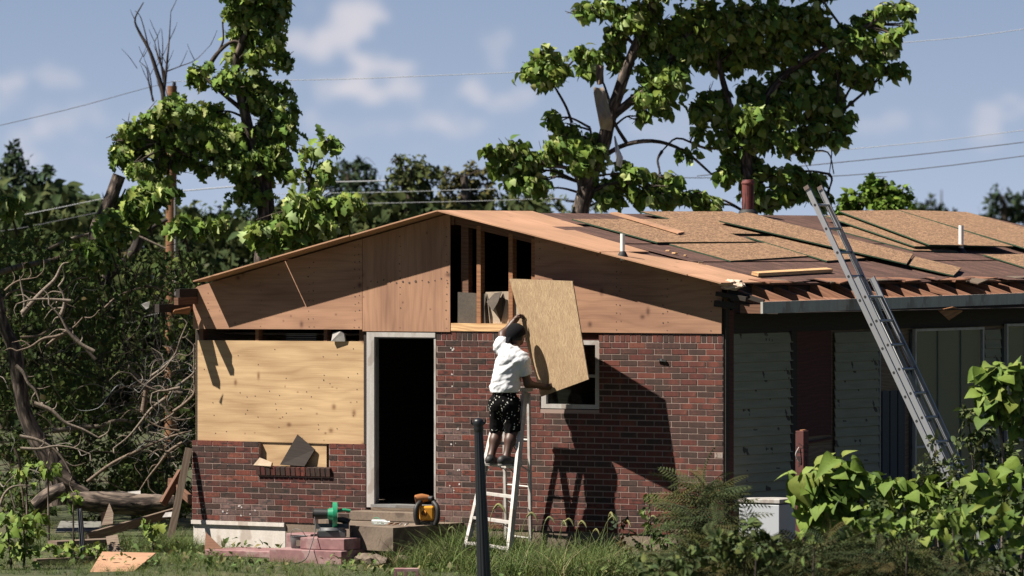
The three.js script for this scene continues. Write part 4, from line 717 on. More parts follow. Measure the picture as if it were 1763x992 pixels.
{
  const J = {
    head: W(889, 578, 0.60), crown: W(890, 568, 0.60), neckT: W(886, 596, 0.64), neck: W(882, 607, 0.70), chest: W(879, 622, 0.74), mid: W(872, 648, 0.78), waist: W(868, 668, 0.81), hip: W(868, 690, 0.82),
    shL: W(863, 598, 0.70), elL: W(866, 576, 0.56), wrL: W(883, 556, 0.46), haL: W(889, 549, 0.42), shR: W(899, 620, 0.72), elR: W(909, 661, 0.64), wrR: W(935, 666, 0.47), haR: W(944, 667, 0.42),
    hpL: W(859, 696, 0.82), hpR: W(879, 698, 0.80), knL: W(856, 742, 0.74), knR: W(882, 741, 0.74), anL: W(845, 788, 0.88), anR: W(871, 790, 0.88), toL: W(851, 800, 0.74), toR: W(888, 801, 0.76), heL: W(843, 799, 0.93), heR: W(864, 800, 0.94),
  };
  const bone = (a, b, ra, rb) => [a.x, a.y, a.z, b.x, b.y, b.z, ra, rb];
  const off = (p, r, y, e) => p.clone().addScaledVector(RIGHT, r).add(V(0, y, 0)).addScaledVector(V(0, 0, 1), e);
  const bounds = (pts, m) => { const b = new THREE.Box3().setFromPoints(pts); b.min.subScalar(m); b.max.addScalar(m); return b; };
  const torso = [bone(J.neck, J.chest, 0.065, 0.115), bone(J.shL, J.shR, 0.07, 0.07), bone(J.chest, J.mid, 0.13, 0.125), bone(J.mid, J.waist, 0.125, 0.12), bone(J.waist, J.hip, 0.12, 0.13), bone(off(J.chest, -0.05, 0, 0), off(J.mid, -0.04, 0, 0), 0.09, 0.09), bone(off(J.chest, 0.06, 0, 0), off(J.mid, 0.05, 0, 0), 0.09, 0.09), bone(J.hpL, J.hpR, 0.10, 0.10)];
  const legs = [bone(J.hpL, J.knL, 0.088, 0.058), bone(J.hpR, J.knR, 0.088, 0.058), bone(J.knL, J.knL.clone().lerp(J.anL, 0.35), 0.056, 0.058), bone(J.knR, J.knR.clone().lerp(J.anR, 0.35), 0.056, 0.058), bone(J.knL.clone().lerp(J.anL, 0.35), J.anL, 0.058, 0.037), bone(J.knR.clone().lerp(J.anR, 0.35), J.anR, 0.058, 0.037), bone(J.anL, J.toL, 0.038, 0.03), bone(J.anR, J.toR, 0.038, 0.03)];
  const arms = [bone(J.shL, J.elL, 0.056, 0.047), bone(J.elL, J.wrL, 0.046, 0.03), bone(J.shR, J.elR, 0.052, 0.041), bone(J.elR, J.wrR, 0.041, 0.028), bone(J.wrL, J.haL, 0.027, 0.03), bone(J.wrR, J.haR, 0.027, 0.03)];
  const fw = J.haR.clone().sub(J.shR).setY(0).normalize(); // looking towards the sheet
  const face = V(0.45, 0.1, -0.89).normalize(), ear = face.clone().cross(V(0, 1, 0)).normalize();
  const hd = J.head, head = [bone(J.neckT, J.neck, 0.052, 0.06), bone(hd.clone().addScaledVector(face, -0.015).add(V(0, 0.02, 0)), hd.clone().addScaledVector(face, 0.02).add(V(0, 0.015, 0)), 0.088, 0.08), bone(hd.clone().add(V(0, -0.03, 0)), hd.clone().addScaledVector(face, 0.05).add(V(0, -0.075, 0)), 0.066, 0.04), bone(hd.clone().addScaledVector(face, 0.092).add(V(0, 0.02, 0)), hd.clone().addScaledVector(face, 0.112).add(V(0, -0.02, 0)), 0.01, 0.015), bone(J.neckT, hd, 0.05, 0.06)];
  const ears = [-1, 1].map((s) => bone(hd.clone().addScaledVector(ear, s * 0.078).add(V(0, 0.012, 0)), hd.clone().addScaledVector(ear, s * 0.08).add(V(0, -0.02, 0)), 0.016, 0.011));
  // hands: palm and five separate fingers bent over the edge of the sheet
  function hand(wr, palm, curl, sideways, len = 1) {
    const d = palm.clone().sub(wr).normalize(), s = sideways.clone().addScaledVector(d, -sideways.dot(d)).normalize(), c = curl.clone().addScaledVector(d, -curl.dot(d)).addScaledVector(s, -curl.dot(s)).normalize();
    const b = [bone(wr, palm, 0.026, 0.028)]; for (const k of [-0.028, 0, 0.028]) b.push(bone(wr.clone().addScaledVector(s, k * 0.5), palm.clone().addScaledVector(s, k).addScaledVector(d, 0.025), 0.02, 0.015));
    const fingers = []; [[-0.036, 0.062], [-0.012, 0.075], [0.012, 0.078], [0.035, 0.07]].forEach(([k, L]) => {
      const r = palm.clone().addScaledVector(s, k * 0.85).addScaledVector(d, 0.02), m = r.clone().addScaledVector(d, L * 0.5 * len).addScaledVector(c, 0.008).addScaledVector(s, k * 0.2), t = m.clone().addScaledVector(d, L * 0.28 * len).addScaledVector(c, 0.03), e = t.clone().addScaledVector(c, 0.022).addScaledVector(d, -0.004);
      fingers.push([bone(r, m, 0.0105, 0.0095), bone(m, t, 0.0095, 0.0085), bone(t, e, 0.0085, 0.0075)]);
    });
    const tb = wr.clone().lerp(palm, 0.4).addScaledVector(s, 0.03), tm = tb.clone().addScaledVector(s, 0.028).addScaledVector(d, 0.03).addScaledVector(c, 0.008), te = tm.clone().addScaledVector(d, 0.026).addScaledVector(c, 0.02);
    fingers.push([bone(tb, tm, 0.014, 0.0115), bone(tm, te, 0.0115, 0.0095)]);
    const f0 = field(b, 0.012), fs = fingers.map((q) => field(q, 0.003)); const f = (x, y, z) => { let m = f0(x, y, z); for (const g of fs) { const v = g(x, y, z), h = Math.max(0, 0.006 - Math.abs(m - v)) / 0.006; m = Math.min(m, v) - h * h * 0.0015; } return m; };
    const pts = [wr, palm, ...fingers.flat().map((q) => V(q[3], q[4], q[5]))], bb = bounds(pts, 0.035);
    return skin(f, bb.min, bb.max, 0.0045);
  }
  const handL = hand(J.wrL, J.haL, V(0.5, -0.1, 0.6), V(0.3, 0.2, 0.6), 0.9), handR = hand(J.wrR, J.haR, V(0.1, 0.9, -0.2), V(-0.2, 0.25, 0.9), 1);
  const bodyF = field([...torso, ...legs, ...arms], 0.018), headF = field([...head, ...ears], 0.009);
  const pB = bounds([...Object.values(J)], 0.16);
  const o = thing('person', 'person in a white t-shirt, black spotted shorts and black cap standing on the step ladder', 'person', V(J.hip.x, 1.1, J.hip.z));
  const skinM = mat({ color: lin(0.062, 0.028, 0.017), roughness: 0.5 });
  const hb = bounds([hd], 0.17);
  const body = part('body', [skin(bodyF, pB.min, pB.max, 0.013), skin(headF, hb.min, hb.max, 0.006), handL, handR], skinM, o);
  const hips = J.hip;
  // shirt: looser copy of the trunk with short sleeves, hem at the hips
  const slL = J.shL.clone().lerp(J.elL, 0.55), slR = J.shR.clone().lerp(J.elR, 0.62);
  const shirtB = field([bone(J.neck, J.chest, 0.068, 0.122), bone(J.shL, J.shR, 0.08, 0.08), bone(J.chest, J.mid, 0.135, 0.13), bone(J.mid, J.waist, 0.13, 0.133), bone(J.waist, off(J.hip, 0, 0.02, 0), 0.133, 0.137), bone(off(J.chest, -0.055, 0, 0), off(J.waist, -0.035, 0, 0), 0.1, 0.112), bone(off(J.chest, 0.06, 0, 0), off(J.waist, 0.045, 0, 0), 0.1, 0.112), bone(J.shL, slL, 0.078, 0.072), bone(J.shR, slR, 0.08, 0.076)], 0.022);
  const hemY = W(868, 676, 0.8).y, axL = slL.clone().sub(J.shL).normalize(), axR = slR.clone().sub(J.shR).normalize();
  const shirtF = (x, y, z) => {
    let d = shirtB(x, y, z);
    const w = 0.014 * perlin.noise(x * 9 + y * 5, y * 16 - x * 9, z * 9) + 0.006 * perlin.noise(x * 25, y * 30 + z * 12, z * 25) + 0.008 * Math.sin((y * 38 + x * 26 + z * 14)) * sstep(0.05, 0.3, J.chest.y - y) * 0.5;
    d += w;
    d = Math.max(d, hemY + 0.02 * (x - hips.x) - y);
    if (y > J.neck.y - 0.02) { const q = J.neckT.clone().sub(J.neck), qt = Math.max(0, ((x - J.neck.x) * q.x + (y - J.neck.y) * q.y + (z - J.neck.z) * q.z) / q.lengthSq()), dx = x - J.neck.x - q.x * qt, dy = y - J.neck.y - q.y * qt, dz = z - J.neck.z - q.z * qt; d = Math.max(d, 0.066 - Math.sqrt(dx * dx + dy * dy + dz * dz)); }
    const cl = (x - slL.x) * axL.x + (y - slL.y) * axL.y + (z - slL.z) * axL.z, near = Math.hypot(x - slL.x, y - slL.y, z - slL.z);
    if (near < 0.13) d = Math.max(d, Math.min(cl, 1));
    const cr = (x - slR.x) * axR.x + (y - slR.y) * axR.y + (z - slR.z) * axR.z;
    if (Math.hypot(x - slR.x, y - slR.y, z - slR.z) < 0.10) d = Math.max(d, cr);
    return d;
  };
  part('t_shirt', skin(shirtF, pB.min, pB.max, 0.010), mat({ color: lin(0.52, 0.525, 0.54), roughness: 0.95 }), o);
  part('hem_tag', beam(off(W(888, 676, 0.68), 0, 0, 0.0), off(W(893, 676, 0.68), 0, 0, 0), 0.004, 0.02), M.whiteTrim, o);
  // shorts: loose to the knee, sprinkled with small pale motifs
  const kL = J.hpL.clone().lerp(J.knL, 1.03), kR = J.hpR.clone().lerp(J.knR, 1.03);
  const shortB = field([bone(off(J.waist, 0, 0.06, 0), J.hip, 0.124, 0.13), bone(J.hpL, kL, 0.104, 0.09), bone(J.hpR, kR, 0.104, 0.093), bone(J.hpL, J.hpR, 0.112, 0.112)], 0.02);
  const cuff = W(868, 745, 0.78).y, wst = W(868, 656, 0.8).y;
  const shortF = (x, y, z) => Math.max(shortB(x, y, z) + 0.007 * perlin.noise(x * 14, y * 9, z * 14) + 0.004 * perlin.noise(x * 30, y * 22, z * 30), cuff - y + 0.012 * Math.sin(x * 30), y - wst);
  const sg = skin(shortF, pB.min, pB.max, 0.011);
  { const p = sg.attributes.position, uv = new Float32Array(p.count * 2); for (let i = 0; i < p.count; i++) { uv[2 * i] = Math.atan2(p.getX(i) - hips.x, p.getZ(i) - hips.z) * 0.16; uv[2 * i + 1] = p.getY(i); } sg.setAttribute('uv', new THREE.BufferAttribute(uv, 2)); }
  const RR = rng(5), dots = []; for (let i = 0; i < 15; i++) dots.push([RR(), (i + 0.3 + 0.4 * RR()) / 15, 0.024 + 0.012 * RR(), RR()]);
  const dotT = texture(256, 256, [0.21, 0.21], (u, v) => { for (const d of dots) { let dx = Math.abs(u - d[0]), dy = Math.abs(v - d[1]); dx = Math.min(dx, 1 - dx); dy = Math.min(dy, 1 - dy); if (Math.max(dx * (d[3] > 0.5 ? 1.6 : 0.9), dy) + 0.3 * Math.min(dx, dy) < d[2]) return [0.80, 0.79, 0.76]; } return [0.06, 0.06, 0.066]; });
  part('shorts', sg, new THREE.MeshPhysicalMaterial({ map: dotT, roughness: 1, specularIntensity: 0.25 }), o);
  // cap worn backwards, bill over the nape
  const capC = hd.clone().add(V(0, 0.028, 0)).addScaledVector(face, -0.008), bk = face.clone().multiplyScalar(-1);
  const dome = new THREE.SphereGeometry(0.115, 28, 16, 0, Math.PI * 2, 0, Math.PI * 0.60), tiltQ = new THREE.Quaternion().setFromUnitVectors(V(0, 1, 0), V(0, 1, 0).addScaledVector(bk, 0.35).normalize());
  dome.scale(0.98, 1.02, 1.06); dome.applyQuaternion(tiltQ); dome.translate(capC.x, capC.y, capC.z);
  const capM = new THREE.MeshPhysicalMaterial({ color: lin(0.008, 0.008, 0.009), roughness: 1, specularIntensity: 0.25, side: THREE.DoubleSide });
  const cap = part('cap', dome, capM, o);
  const bill = field([bone(capC.clone().addScaledVector(bk, 0.085).add(V(0, -0.03, 0)).addScaledVector(ear, -0.045), capC.clone().addScaledVector(bk, 0.125).add(V(0, -0.115, 0)).addScaledVector(ear, -0.03), 0.014, 0.010), bone(capC.clone().addScaledVector(bk, 0.09).add(V(0, -0.03, 0)).addScaledVector(ear, 0.045), capC.clone().addScaledVector(bk, 0.125).add(V(0, -0.115, 0)).addScaledVector(ear, 0.03), 0.014, 0.010), bone(capC.clone().addScaledVector(bk, 0.095).add(V(0, -0.03, 0)), capC.clone().addScaledVector(bk, 0.14).add(V(0, -0.125, 0)), 0.014, 0.010)], 0.014);
  const bb = bounds([capC], 0.21); part('cap_bill', skin(bill, bb.min, bb.max, 0.007), capM, cap);
  const hairF = (x, y, z) => Math.max(headF(x, y, z) - 0.006, (x - hd.x) * face.x + (z - hd.z) * face.z - 0.035, hd.y - 0.055 - y);
  part('hair', skin(hairF, hb.min, hb.max, 0.007), mat({ color: lin(0.01, 0.009, 0.009), roughness: 0.95 }), o);
  part('eye', [-1, 1].map((s) => new THREE.SphereGeometry(0.011, 10, 8).translate(hd.x + face.x * 0.078 + ear.x * s * 0.032, hd.y + 0.018, hd.z + face.z * 0.078 + ear.z * s * 0.032)), mat({ color: lin(0.5, 0.48, 0.45), roughness: 0.3 }), o);
  part('lips', rod(hd.clone().addScaledVector(face, 0.083).addScaledVector(ear, -0.02).add(V(0, -0.052, 0)), hd.clone().addScaledVector(face, 0.083).addScaledVector(ear, 0.02).add(V(0, -0.052, 0)), 0.008), mat({ color: lin(0.10, 0.035, 0.03) }), o);
  // shoes
  for (const [he, to, an] of [[J.heL, J.toL, J.anL], [J.heR, J.toR, J.anR]]) {
    const y0 = he.y - 0.0, up = field([bone(he.clone().setY(y0 + 0.035), to.clone().setY(y0 + 0.028), 0.045, 0.038), bone(an, he.clone().setY(y0 + 0.05), 0.047, 0.045), bone(an.clone().lerp(to, 0.3), to.clone().setY(y0 + 0.03), 0.046, 0.04)], 0.014);
    const fl = (x, y, z) => Math.max(up(x, y, z), y0 - y); const b = bounds([he, to, an], 0.09);
    const sh = part('shoe', skin(fl, b.min, b.max, 0.008), mat({ color: lin(0.014, 0.013, 0.014), roughness: 0.6 }), o);
    const so = field([bone(he.clone().setY(y0), to.clone().setY(y0), 0.047, 0.042)], 0.01); part('sole', skin((x, y, z) => Math.max(so(x, y, z), y0 - 0.016 - y, y - y0 - 0.008), b.min, b.max, 0.006), mat({ color: lin(0.16, 0.15, 0.14) }), sh);
  }
  const wq = J.wrL.clone().lerp(J.elL, 0.08); const wg = new THREE.TorusGeometry(0.03, 0.007, 8, 20); wg.applyQuaternion(new THREE.Quaternion().setFromUnitVectors(V(0, 0, 1), J.wrL.clone().sub(J.elL).normalize())); wg.translate(wq.x, wq.y, wq.z);
  part('wristwatch', wg, mat({ color: lin(0.25, 0.25, 0.26), metalness: 0.5, roughness: 0.4 }), o);
}

// ------------------------------------------------------------------ foliage tools
function leafGeo(outline, fold, droop) { // outline: half widths along the length 0..1
  const pos = [], idx = [], uvs = [], n = outline.length;
  for (let i = 0; i < n; i++) { const t = i / (n - 1), w = outline[i], z = -droop * t * t, y = t * (1 - 0.18 * droop); const k = 0.05 * Math.sin(i * 2.3); pos.push(-w, y, z + fold * w + k * w, 0, y, z, w, y, z + fold * w - k * w); uvs.push(0.5 - w, t, 0.5, t, 0.5 + w, t); }
  for (let i = 0; i < n - 1; i++) { const a = i * 3, b = a + 3; idx.push(a, a + 1, b, a + 1, b + 1, b, a + 1, a + 2, b + 1, a + 2, b + 2, b + 1); }
  const g = new THREE.BufferGeometry(); g.setAttribute('position', new THREE.Float32BufferAttribute(pos, 3)); g.setAttribute('uv', new THREE.Float32BufferAttribute(uvs, 2)); g.setIndex(idx); g.computeVertexNormals(); return g;
}
const LEAF = {
  heart: leafGeo([0.08, 0.33, 0.42, 0.41, 0.34, 0.24, 0.12, 0], 0.22, 0.5),
  broad: leafGeo([0.16, 0.38, 0.46, 0.48, 0.45, 0.38, 0.27, 0.14, 0], 0.16, 0.55),
  lobed: leafGeo([0.04, 0.40, 0.22, 0.46, 0.20, 0.26, 0], 0.35, 0.5),
  curled: leafGeo([0.06, 0.28, 0.36, 0.36, 0.30, 0.2, 0.1, 0], 0.6, 0.9),
  oval: leafGeo([0.02, 0.24, 0.26, 0.14, 0], 0.3, 0.3),
  small: leafGeo([0.03, 0.30, 0.22, 0], 0.25, 0.25),
};
// leaf blade: pale ribs, mottling, a few brown specks
TX.leaf = texture(128, 128, [1, 1], (u, v) => {
  const x = Math.abs(u - 0.5), rib = Math.exp(-x * x * 6000), q = (v - x * 0.9) * 8, side = Math.exp(-Math.pow((q - Math.round(q)) * 9, 2)) * 0.6 * sstep(0.46, 0.05, x), m = tfbm(u, v, 6, 6, 401, 4), b = sstep(0.66, 0.72, tfbm(u, v, 9, 9, 431, 3));
  return mix3(mix3([0.80 + 0.2 * m, 0.80 + 0.2 * m, 0.74 + 0.2 * m], [1, 1, 1], Math.max(rib, side) * 0.9), [0.80, 0.68, 0.48], b * 0.45);
});
const leafMat = (t = 0.32) => new THREE.MeshPhysicalMaterial({ color: 0xffffff, roughness: 0.82, specularIntensity: 0.35, transmission: t, thickness: 0, side: THREE.DoubleSide });
const leafM = leafMat(0.22), dullM = leafMat(0.12); dullM.specularIntensity = 0.12; dullM.roughness = 1;
const _m = new THREE.Matrix4();
function worldOffset(o, parent) { if (parent === scene) return; let p = parent; while (p && p !== scene) { o.position.sub(p.position); p = p.parent; } }
function spread(name, parent, geo, m, items, kind = 'stuff') { // many small alike pieces that nobody could count
  const o = new THREE.InstancedMesh(geo, m, items.length); o.name = numbered(name); o.castShadow = o.receiveShadow = true;
  items.forEach((q, i) => { o.setMatrixAt(i, leafMatrix(q)); o.setColorAt(i, q.c); });
  o.instanceMatrix.needsUpdate = true; worldOffset(o, parent); parent.add(o); if (kind) o.userData.kind = kind; return o;
}
function leafMatrix(q) {
  const y = q.t.clone().normalize(), z = q.n.clone().addScaledVector(y, -q.n.dot(y)); if (z.lengthSq() < 1e-5) z.set(y.y, -y.x, 0.1); z.normalize(); const x = y.clone().cross(z);
  return new THREE.Matrix4().makeBasis(x.multiplyScalar(q.s * (q.w || 1)), y.clone().multiplyScalar(q.s), z.multiplyScalar(q.s)).setPosition(q.p);
}
const rv = (R) => { const a = R() * Math.PI * 2, z = R() * 2 - 1, s = Math.sqrt(1 - z * z); return V(Math.cos(a) * s, z, Math.sin(a) * s); };
const tint = (base, R, v = 0.35) => { const k = 1 - v / 2 + v * R(), w = (R() - 0.5) * 0.25; return lin(base[0] * k * (1 + w), base[1] * k, base[2] * k * (1 - w * 0.8)); };
// leaves hung through an ellipsoid, denser near its skin
function clump(items, R, c, rx, ry, rz, n, size, cols, o = {}) {
  const WIND = RIGHT.clone().multiplyScalar(o.wind ?? 0.45);
  const per = 8, sprays = Math.max(1, Math.round(n / per));
  for (let k = 0; k < sprays; k++) {
    const d = rv(R), far = (0.45 + 0.75 * Math.pow(R(), 0.6)) * (0.85 + 0.35 * perlin.noise(d.x * 2.2 + c.x, d.y * 2.2 + c.y, d.z * 2.2));
    const out = RIGHT.clone().multiplyScalar(d.x).add(V(0, d.y, 0)).addScaledVector(LEVEL, d.z), arm = RIGHT.clone().multiplyScalar(d.x * rx).add(V(0, d.y * ry, 0)).addScaledVector(LEVEL, d.z * rz);
    for (let i = 0; i < per; i++) {
      const t = Math.pow((i + R()) / per, 0.6), p = c.clone().addScaledVector(arm, far * (0.25 + 0.75 * t)).addScaledVector(rv(R), size * 0.45).add(V(0, -0.35 * size * t * t, 0)).addScaledVector(WIND, 0.35 * size * t);
      const nn = out.clone().multiplyScalar(0.45).add(V(0, 0.65, 0)).addScaledVector(rv(R), o.mess ?? 0.8);
      const tt = out.clone().multiplyScalar(0.6).add(V(0, -(o.droop ?? 0.7), 0)).add(WIND).addScaledVector(rv(R), 0.6);
      items.push({ p, n: nn, t: tt, s: size * (0.55 + 0.8 * R()), c: tint(cols[Math.floor(R() * cols.length)], R, 0.5) });
    }
  }
}
const GREENS = [[0.155, 0.225, 0.034], [0.115, 0.185, 0.028], [0.20, 0.265, 0.055], [0.085, 0.145, 0.026], [0.135, 0.205, 0.034], [0.32, 0.37, 0.14]];
const DARKS = [[0.040, 0.058, 0.020], [0.032, 0.048, 0.018], [0.052, 0.066, 0.022]];
const px2 = (r, Z) => r * Z / FOCAL;
function tree(name, label, group, Z, trunks, clumps, o) {
  const R = rng(o.seed), base = P(trunks[0].pts[0][0], trunks[0].pts[0][1], Z); const gnd0 = V(base.x, 0, base.z);
  const t = thing(name, label, 'tree', gnd0, group);
  const nodes = [];
  for (const k of trunks) {
    const pts = k.pts.map(([x, y, dz]) => P(x, y, Z + (dz || 0))); if (k.root) pts.unshift(V(pts[0].x, -0.1, pts[0].z));
    part(k.root ? 'trunk' : 'limb', limb(pts, k.r0, k.r1, k.root ? 10 : 7, 0.25), k.m || o.bark || M.bark, t);
    const cv = new THREE.CatmullRomCurve3(pts); for (let i = 2; i <= 14; i++) nodes.push(cv.getPoint(i / 14));
  }
  const items = [], twigs = [];
  for (const [cx, cy, rx, ry, dens] of clumps) {
    const c = P(cx, cy, Z + (R() - 0.5) * px2(rx, Z) * 1.6), a = px2(rx, Z), b = px2(ry, Z);
    clump(items, R, c, a, b, (a + b) * 0.5, Math.round((dens ?? 1) * o.density * (rx * ry) / 1000), o.size, o.cols || GREENS, o);
    let best = null, bd = 1e9; for (const q of nodes) { const d = q.distanceTo(c) + (q.y > c.y ? 0.6 : 0); if (d < bd) { bd = d; best = q; } }
    if (best && o.twigs !== false) { const mid = best.clone().lerp(c, 0.5).add(V(0, 0.1 * bd, 0)).addScaledVector(rv(R), 0.08 * bd); twigs.push(limb([best, mid, c], Math.min(0.05, 0.014 + bd * 0.012), 0.008, 5)); for (let i = 0; i < 3; i++) twigs.push(limb([mid.clone().lerp(c, 0.4 * i), c.clone().addScaledVector(rv(R), a * 0.4), c.clone().addScaledVector(rv(R), a * 0.9)], 0.012, 0.004, 4)); }
  }
  if (twigs.length) part('twigs', join(twigs), o.bark || M.bark, t, 'stuff');
  spread('crown', t, o.leaf || LEAF.lobed, o.mat || leafM, items);
  return t;
}

// ------------------------------------------------------------------ the wood behind everything
{
  const R = rng(901), items = [];
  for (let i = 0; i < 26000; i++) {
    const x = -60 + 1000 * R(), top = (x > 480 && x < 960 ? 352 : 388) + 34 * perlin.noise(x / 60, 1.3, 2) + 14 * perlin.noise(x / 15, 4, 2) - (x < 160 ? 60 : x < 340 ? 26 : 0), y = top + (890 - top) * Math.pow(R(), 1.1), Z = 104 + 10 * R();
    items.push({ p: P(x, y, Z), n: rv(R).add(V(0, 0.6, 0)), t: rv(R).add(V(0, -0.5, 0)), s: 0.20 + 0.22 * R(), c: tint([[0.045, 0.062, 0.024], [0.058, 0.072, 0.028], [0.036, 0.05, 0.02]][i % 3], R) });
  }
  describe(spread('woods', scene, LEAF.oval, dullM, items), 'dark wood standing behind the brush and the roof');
  const bg = (label, seed, Z, clumps, cols, size, dens = 30, leaf = LEAF.oval) => {
    const [cx, , rx] = clumps[0];
    tree('background_tree', label, 'trees in the background', Z, [{ root: true, pts: [[cx, 470], [cx + 4, 400], [cx, clumps[0][1]]], r0: 0.3, r1: 0.08 }], clumps, { seed, density: dens * 3.4, size: size * 0.62, cols, leaf, mat: dullM, mess: 0.9, droop: 0.2, wind: 0.1 });
  };
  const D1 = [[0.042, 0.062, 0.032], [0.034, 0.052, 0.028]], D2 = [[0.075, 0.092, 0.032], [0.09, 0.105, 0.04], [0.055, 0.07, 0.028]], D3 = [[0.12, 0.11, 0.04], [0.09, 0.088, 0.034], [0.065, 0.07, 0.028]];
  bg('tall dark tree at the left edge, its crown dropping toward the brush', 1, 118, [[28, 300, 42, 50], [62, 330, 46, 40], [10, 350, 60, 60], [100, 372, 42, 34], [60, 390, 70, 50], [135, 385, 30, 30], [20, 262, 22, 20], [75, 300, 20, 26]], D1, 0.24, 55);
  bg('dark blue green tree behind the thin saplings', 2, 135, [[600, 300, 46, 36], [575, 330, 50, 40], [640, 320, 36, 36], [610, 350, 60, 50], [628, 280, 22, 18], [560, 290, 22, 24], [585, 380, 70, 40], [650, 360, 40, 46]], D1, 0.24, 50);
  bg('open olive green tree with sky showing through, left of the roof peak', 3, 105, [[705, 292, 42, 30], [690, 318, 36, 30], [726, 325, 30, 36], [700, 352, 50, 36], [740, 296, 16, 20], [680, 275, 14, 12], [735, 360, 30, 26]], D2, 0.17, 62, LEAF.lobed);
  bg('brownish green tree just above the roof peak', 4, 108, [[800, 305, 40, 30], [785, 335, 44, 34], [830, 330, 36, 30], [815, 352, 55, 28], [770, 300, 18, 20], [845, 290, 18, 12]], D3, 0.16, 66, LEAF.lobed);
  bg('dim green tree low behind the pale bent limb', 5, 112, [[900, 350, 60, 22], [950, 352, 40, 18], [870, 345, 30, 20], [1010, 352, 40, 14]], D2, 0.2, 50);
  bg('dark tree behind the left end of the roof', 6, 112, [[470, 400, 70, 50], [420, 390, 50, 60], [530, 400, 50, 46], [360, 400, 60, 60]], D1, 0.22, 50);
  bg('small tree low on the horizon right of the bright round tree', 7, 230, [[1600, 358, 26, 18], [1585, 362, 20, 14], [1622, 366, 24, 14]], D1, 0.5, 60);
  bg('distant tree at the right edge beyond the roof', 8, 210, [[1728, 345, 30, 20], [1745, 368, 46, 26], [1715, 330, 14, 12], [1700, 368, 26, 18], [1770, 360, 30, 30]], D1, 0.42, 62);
  bg('bright green round tree behind the ladder top', 9, 84, [[1515, 335, 42, 26], [1480, 345, 34, 24], [1550, 340, 26, 24], [1505, 315, 30, 14], [1530, 356, 50, 18], [1450, 352, 22, 16]], [[0.10, 0.16, 0.024], [0.085, 0.14, 0.024], [0.12, 0.175, 0.03]], 0.17, 70, LEAF.heart);
  const mast = thing('radio_mast', 'thin far radio mast on the horizon beside a small low tree', 'mast', V(P(1622, 380, 420).x, 0, P(1622, 380, 420).z));
  part('mast_pole', rod(P(1622, 440, 420), P(1621, 327, 420), 0.16, 0.05), M.wire, mast);
}

// ------------------------------------------------------------------ the two storm torn trees
tree('broken_tree', 'tall leafy tree with a bare dark trunk, left of the roof peak', null, 76,
  [{ root: true, pts: [[448, 480], [452, 330], [432, 240], [416, 170], [405, 110], [430, 40], [440, -30]], r0: 0.11, r1: 0.04 },
    { pts: [[470, 480], [463, 330], [440, 220]], r0: 0.07, r1: 0.04 }, { pts: [[452, 340], [410, 285], [345, 270], [290, 255]], r0: 0.06, r1: 0.03 }, { pts: [[418, 190], [370, 150], [345, 125]], r0: 0.035, r1: 0.015 }, { pts: [[360, 112], [378, 88], [400, 72], [420, 75]], r0: 0.035, r1: 0.02 }, { pts: [[376, 90], [384, 70], [383, 40]], r0: 0.02, r1: 0.012 }],
  [[400, 14, 26, 18, 1.2], [440, 22, 46, 30, 1.2], [478, 20, 16, 30], [420, 52, 36, 24, 1.1], [462, 66, 36, 26, 1.1], [488, 98, 22, 16], [440, 88, 28, 14], [408, 92, 22, 9], [446, 112, 14, 8],
    [340, 128, 20, 22], [356, 112, 12, 10], [398, 136, 36, 20], [440, 148, 40, 26], [470, 152, 30, 24], [478, 190, 34, 30], [440, 168, 28, 16], [456, 226, 40, 30], [490, 220, 22, 26], [470, 262, 42, 30],
    [308, 186, 46, 20], [352, 196, 46, 28], [262, 200, 32, 20], [226, 222, 32, 20], [200, 240, 20, 12], [208, 268, 18, 26], [245, 250, 50, 32], [300, 232, 60, 36], [360, 236, 52, 36], [400, 232, 28, 32], [300, 272, 50, 18, 0.7], [232, 288, 30, 16], [402, 276, 40, 26], [360, 290, 36, 14, 0.6], [446, 296, 40, 30], [485, 290, 20, 24], [430, 330, 40, 20], [270, 305, 30, 16, 0.8], [440, -40, 46, 34, 1.2], [470, -10, 30, 24], [395, -25, 30, 24], [300, 170, 16, 10], [285, 330, 24, 12, 0.7]],
  { seed: 51, density: 245, size: 0.122, leaf: LEAF.lobed, mess: 0.9 });
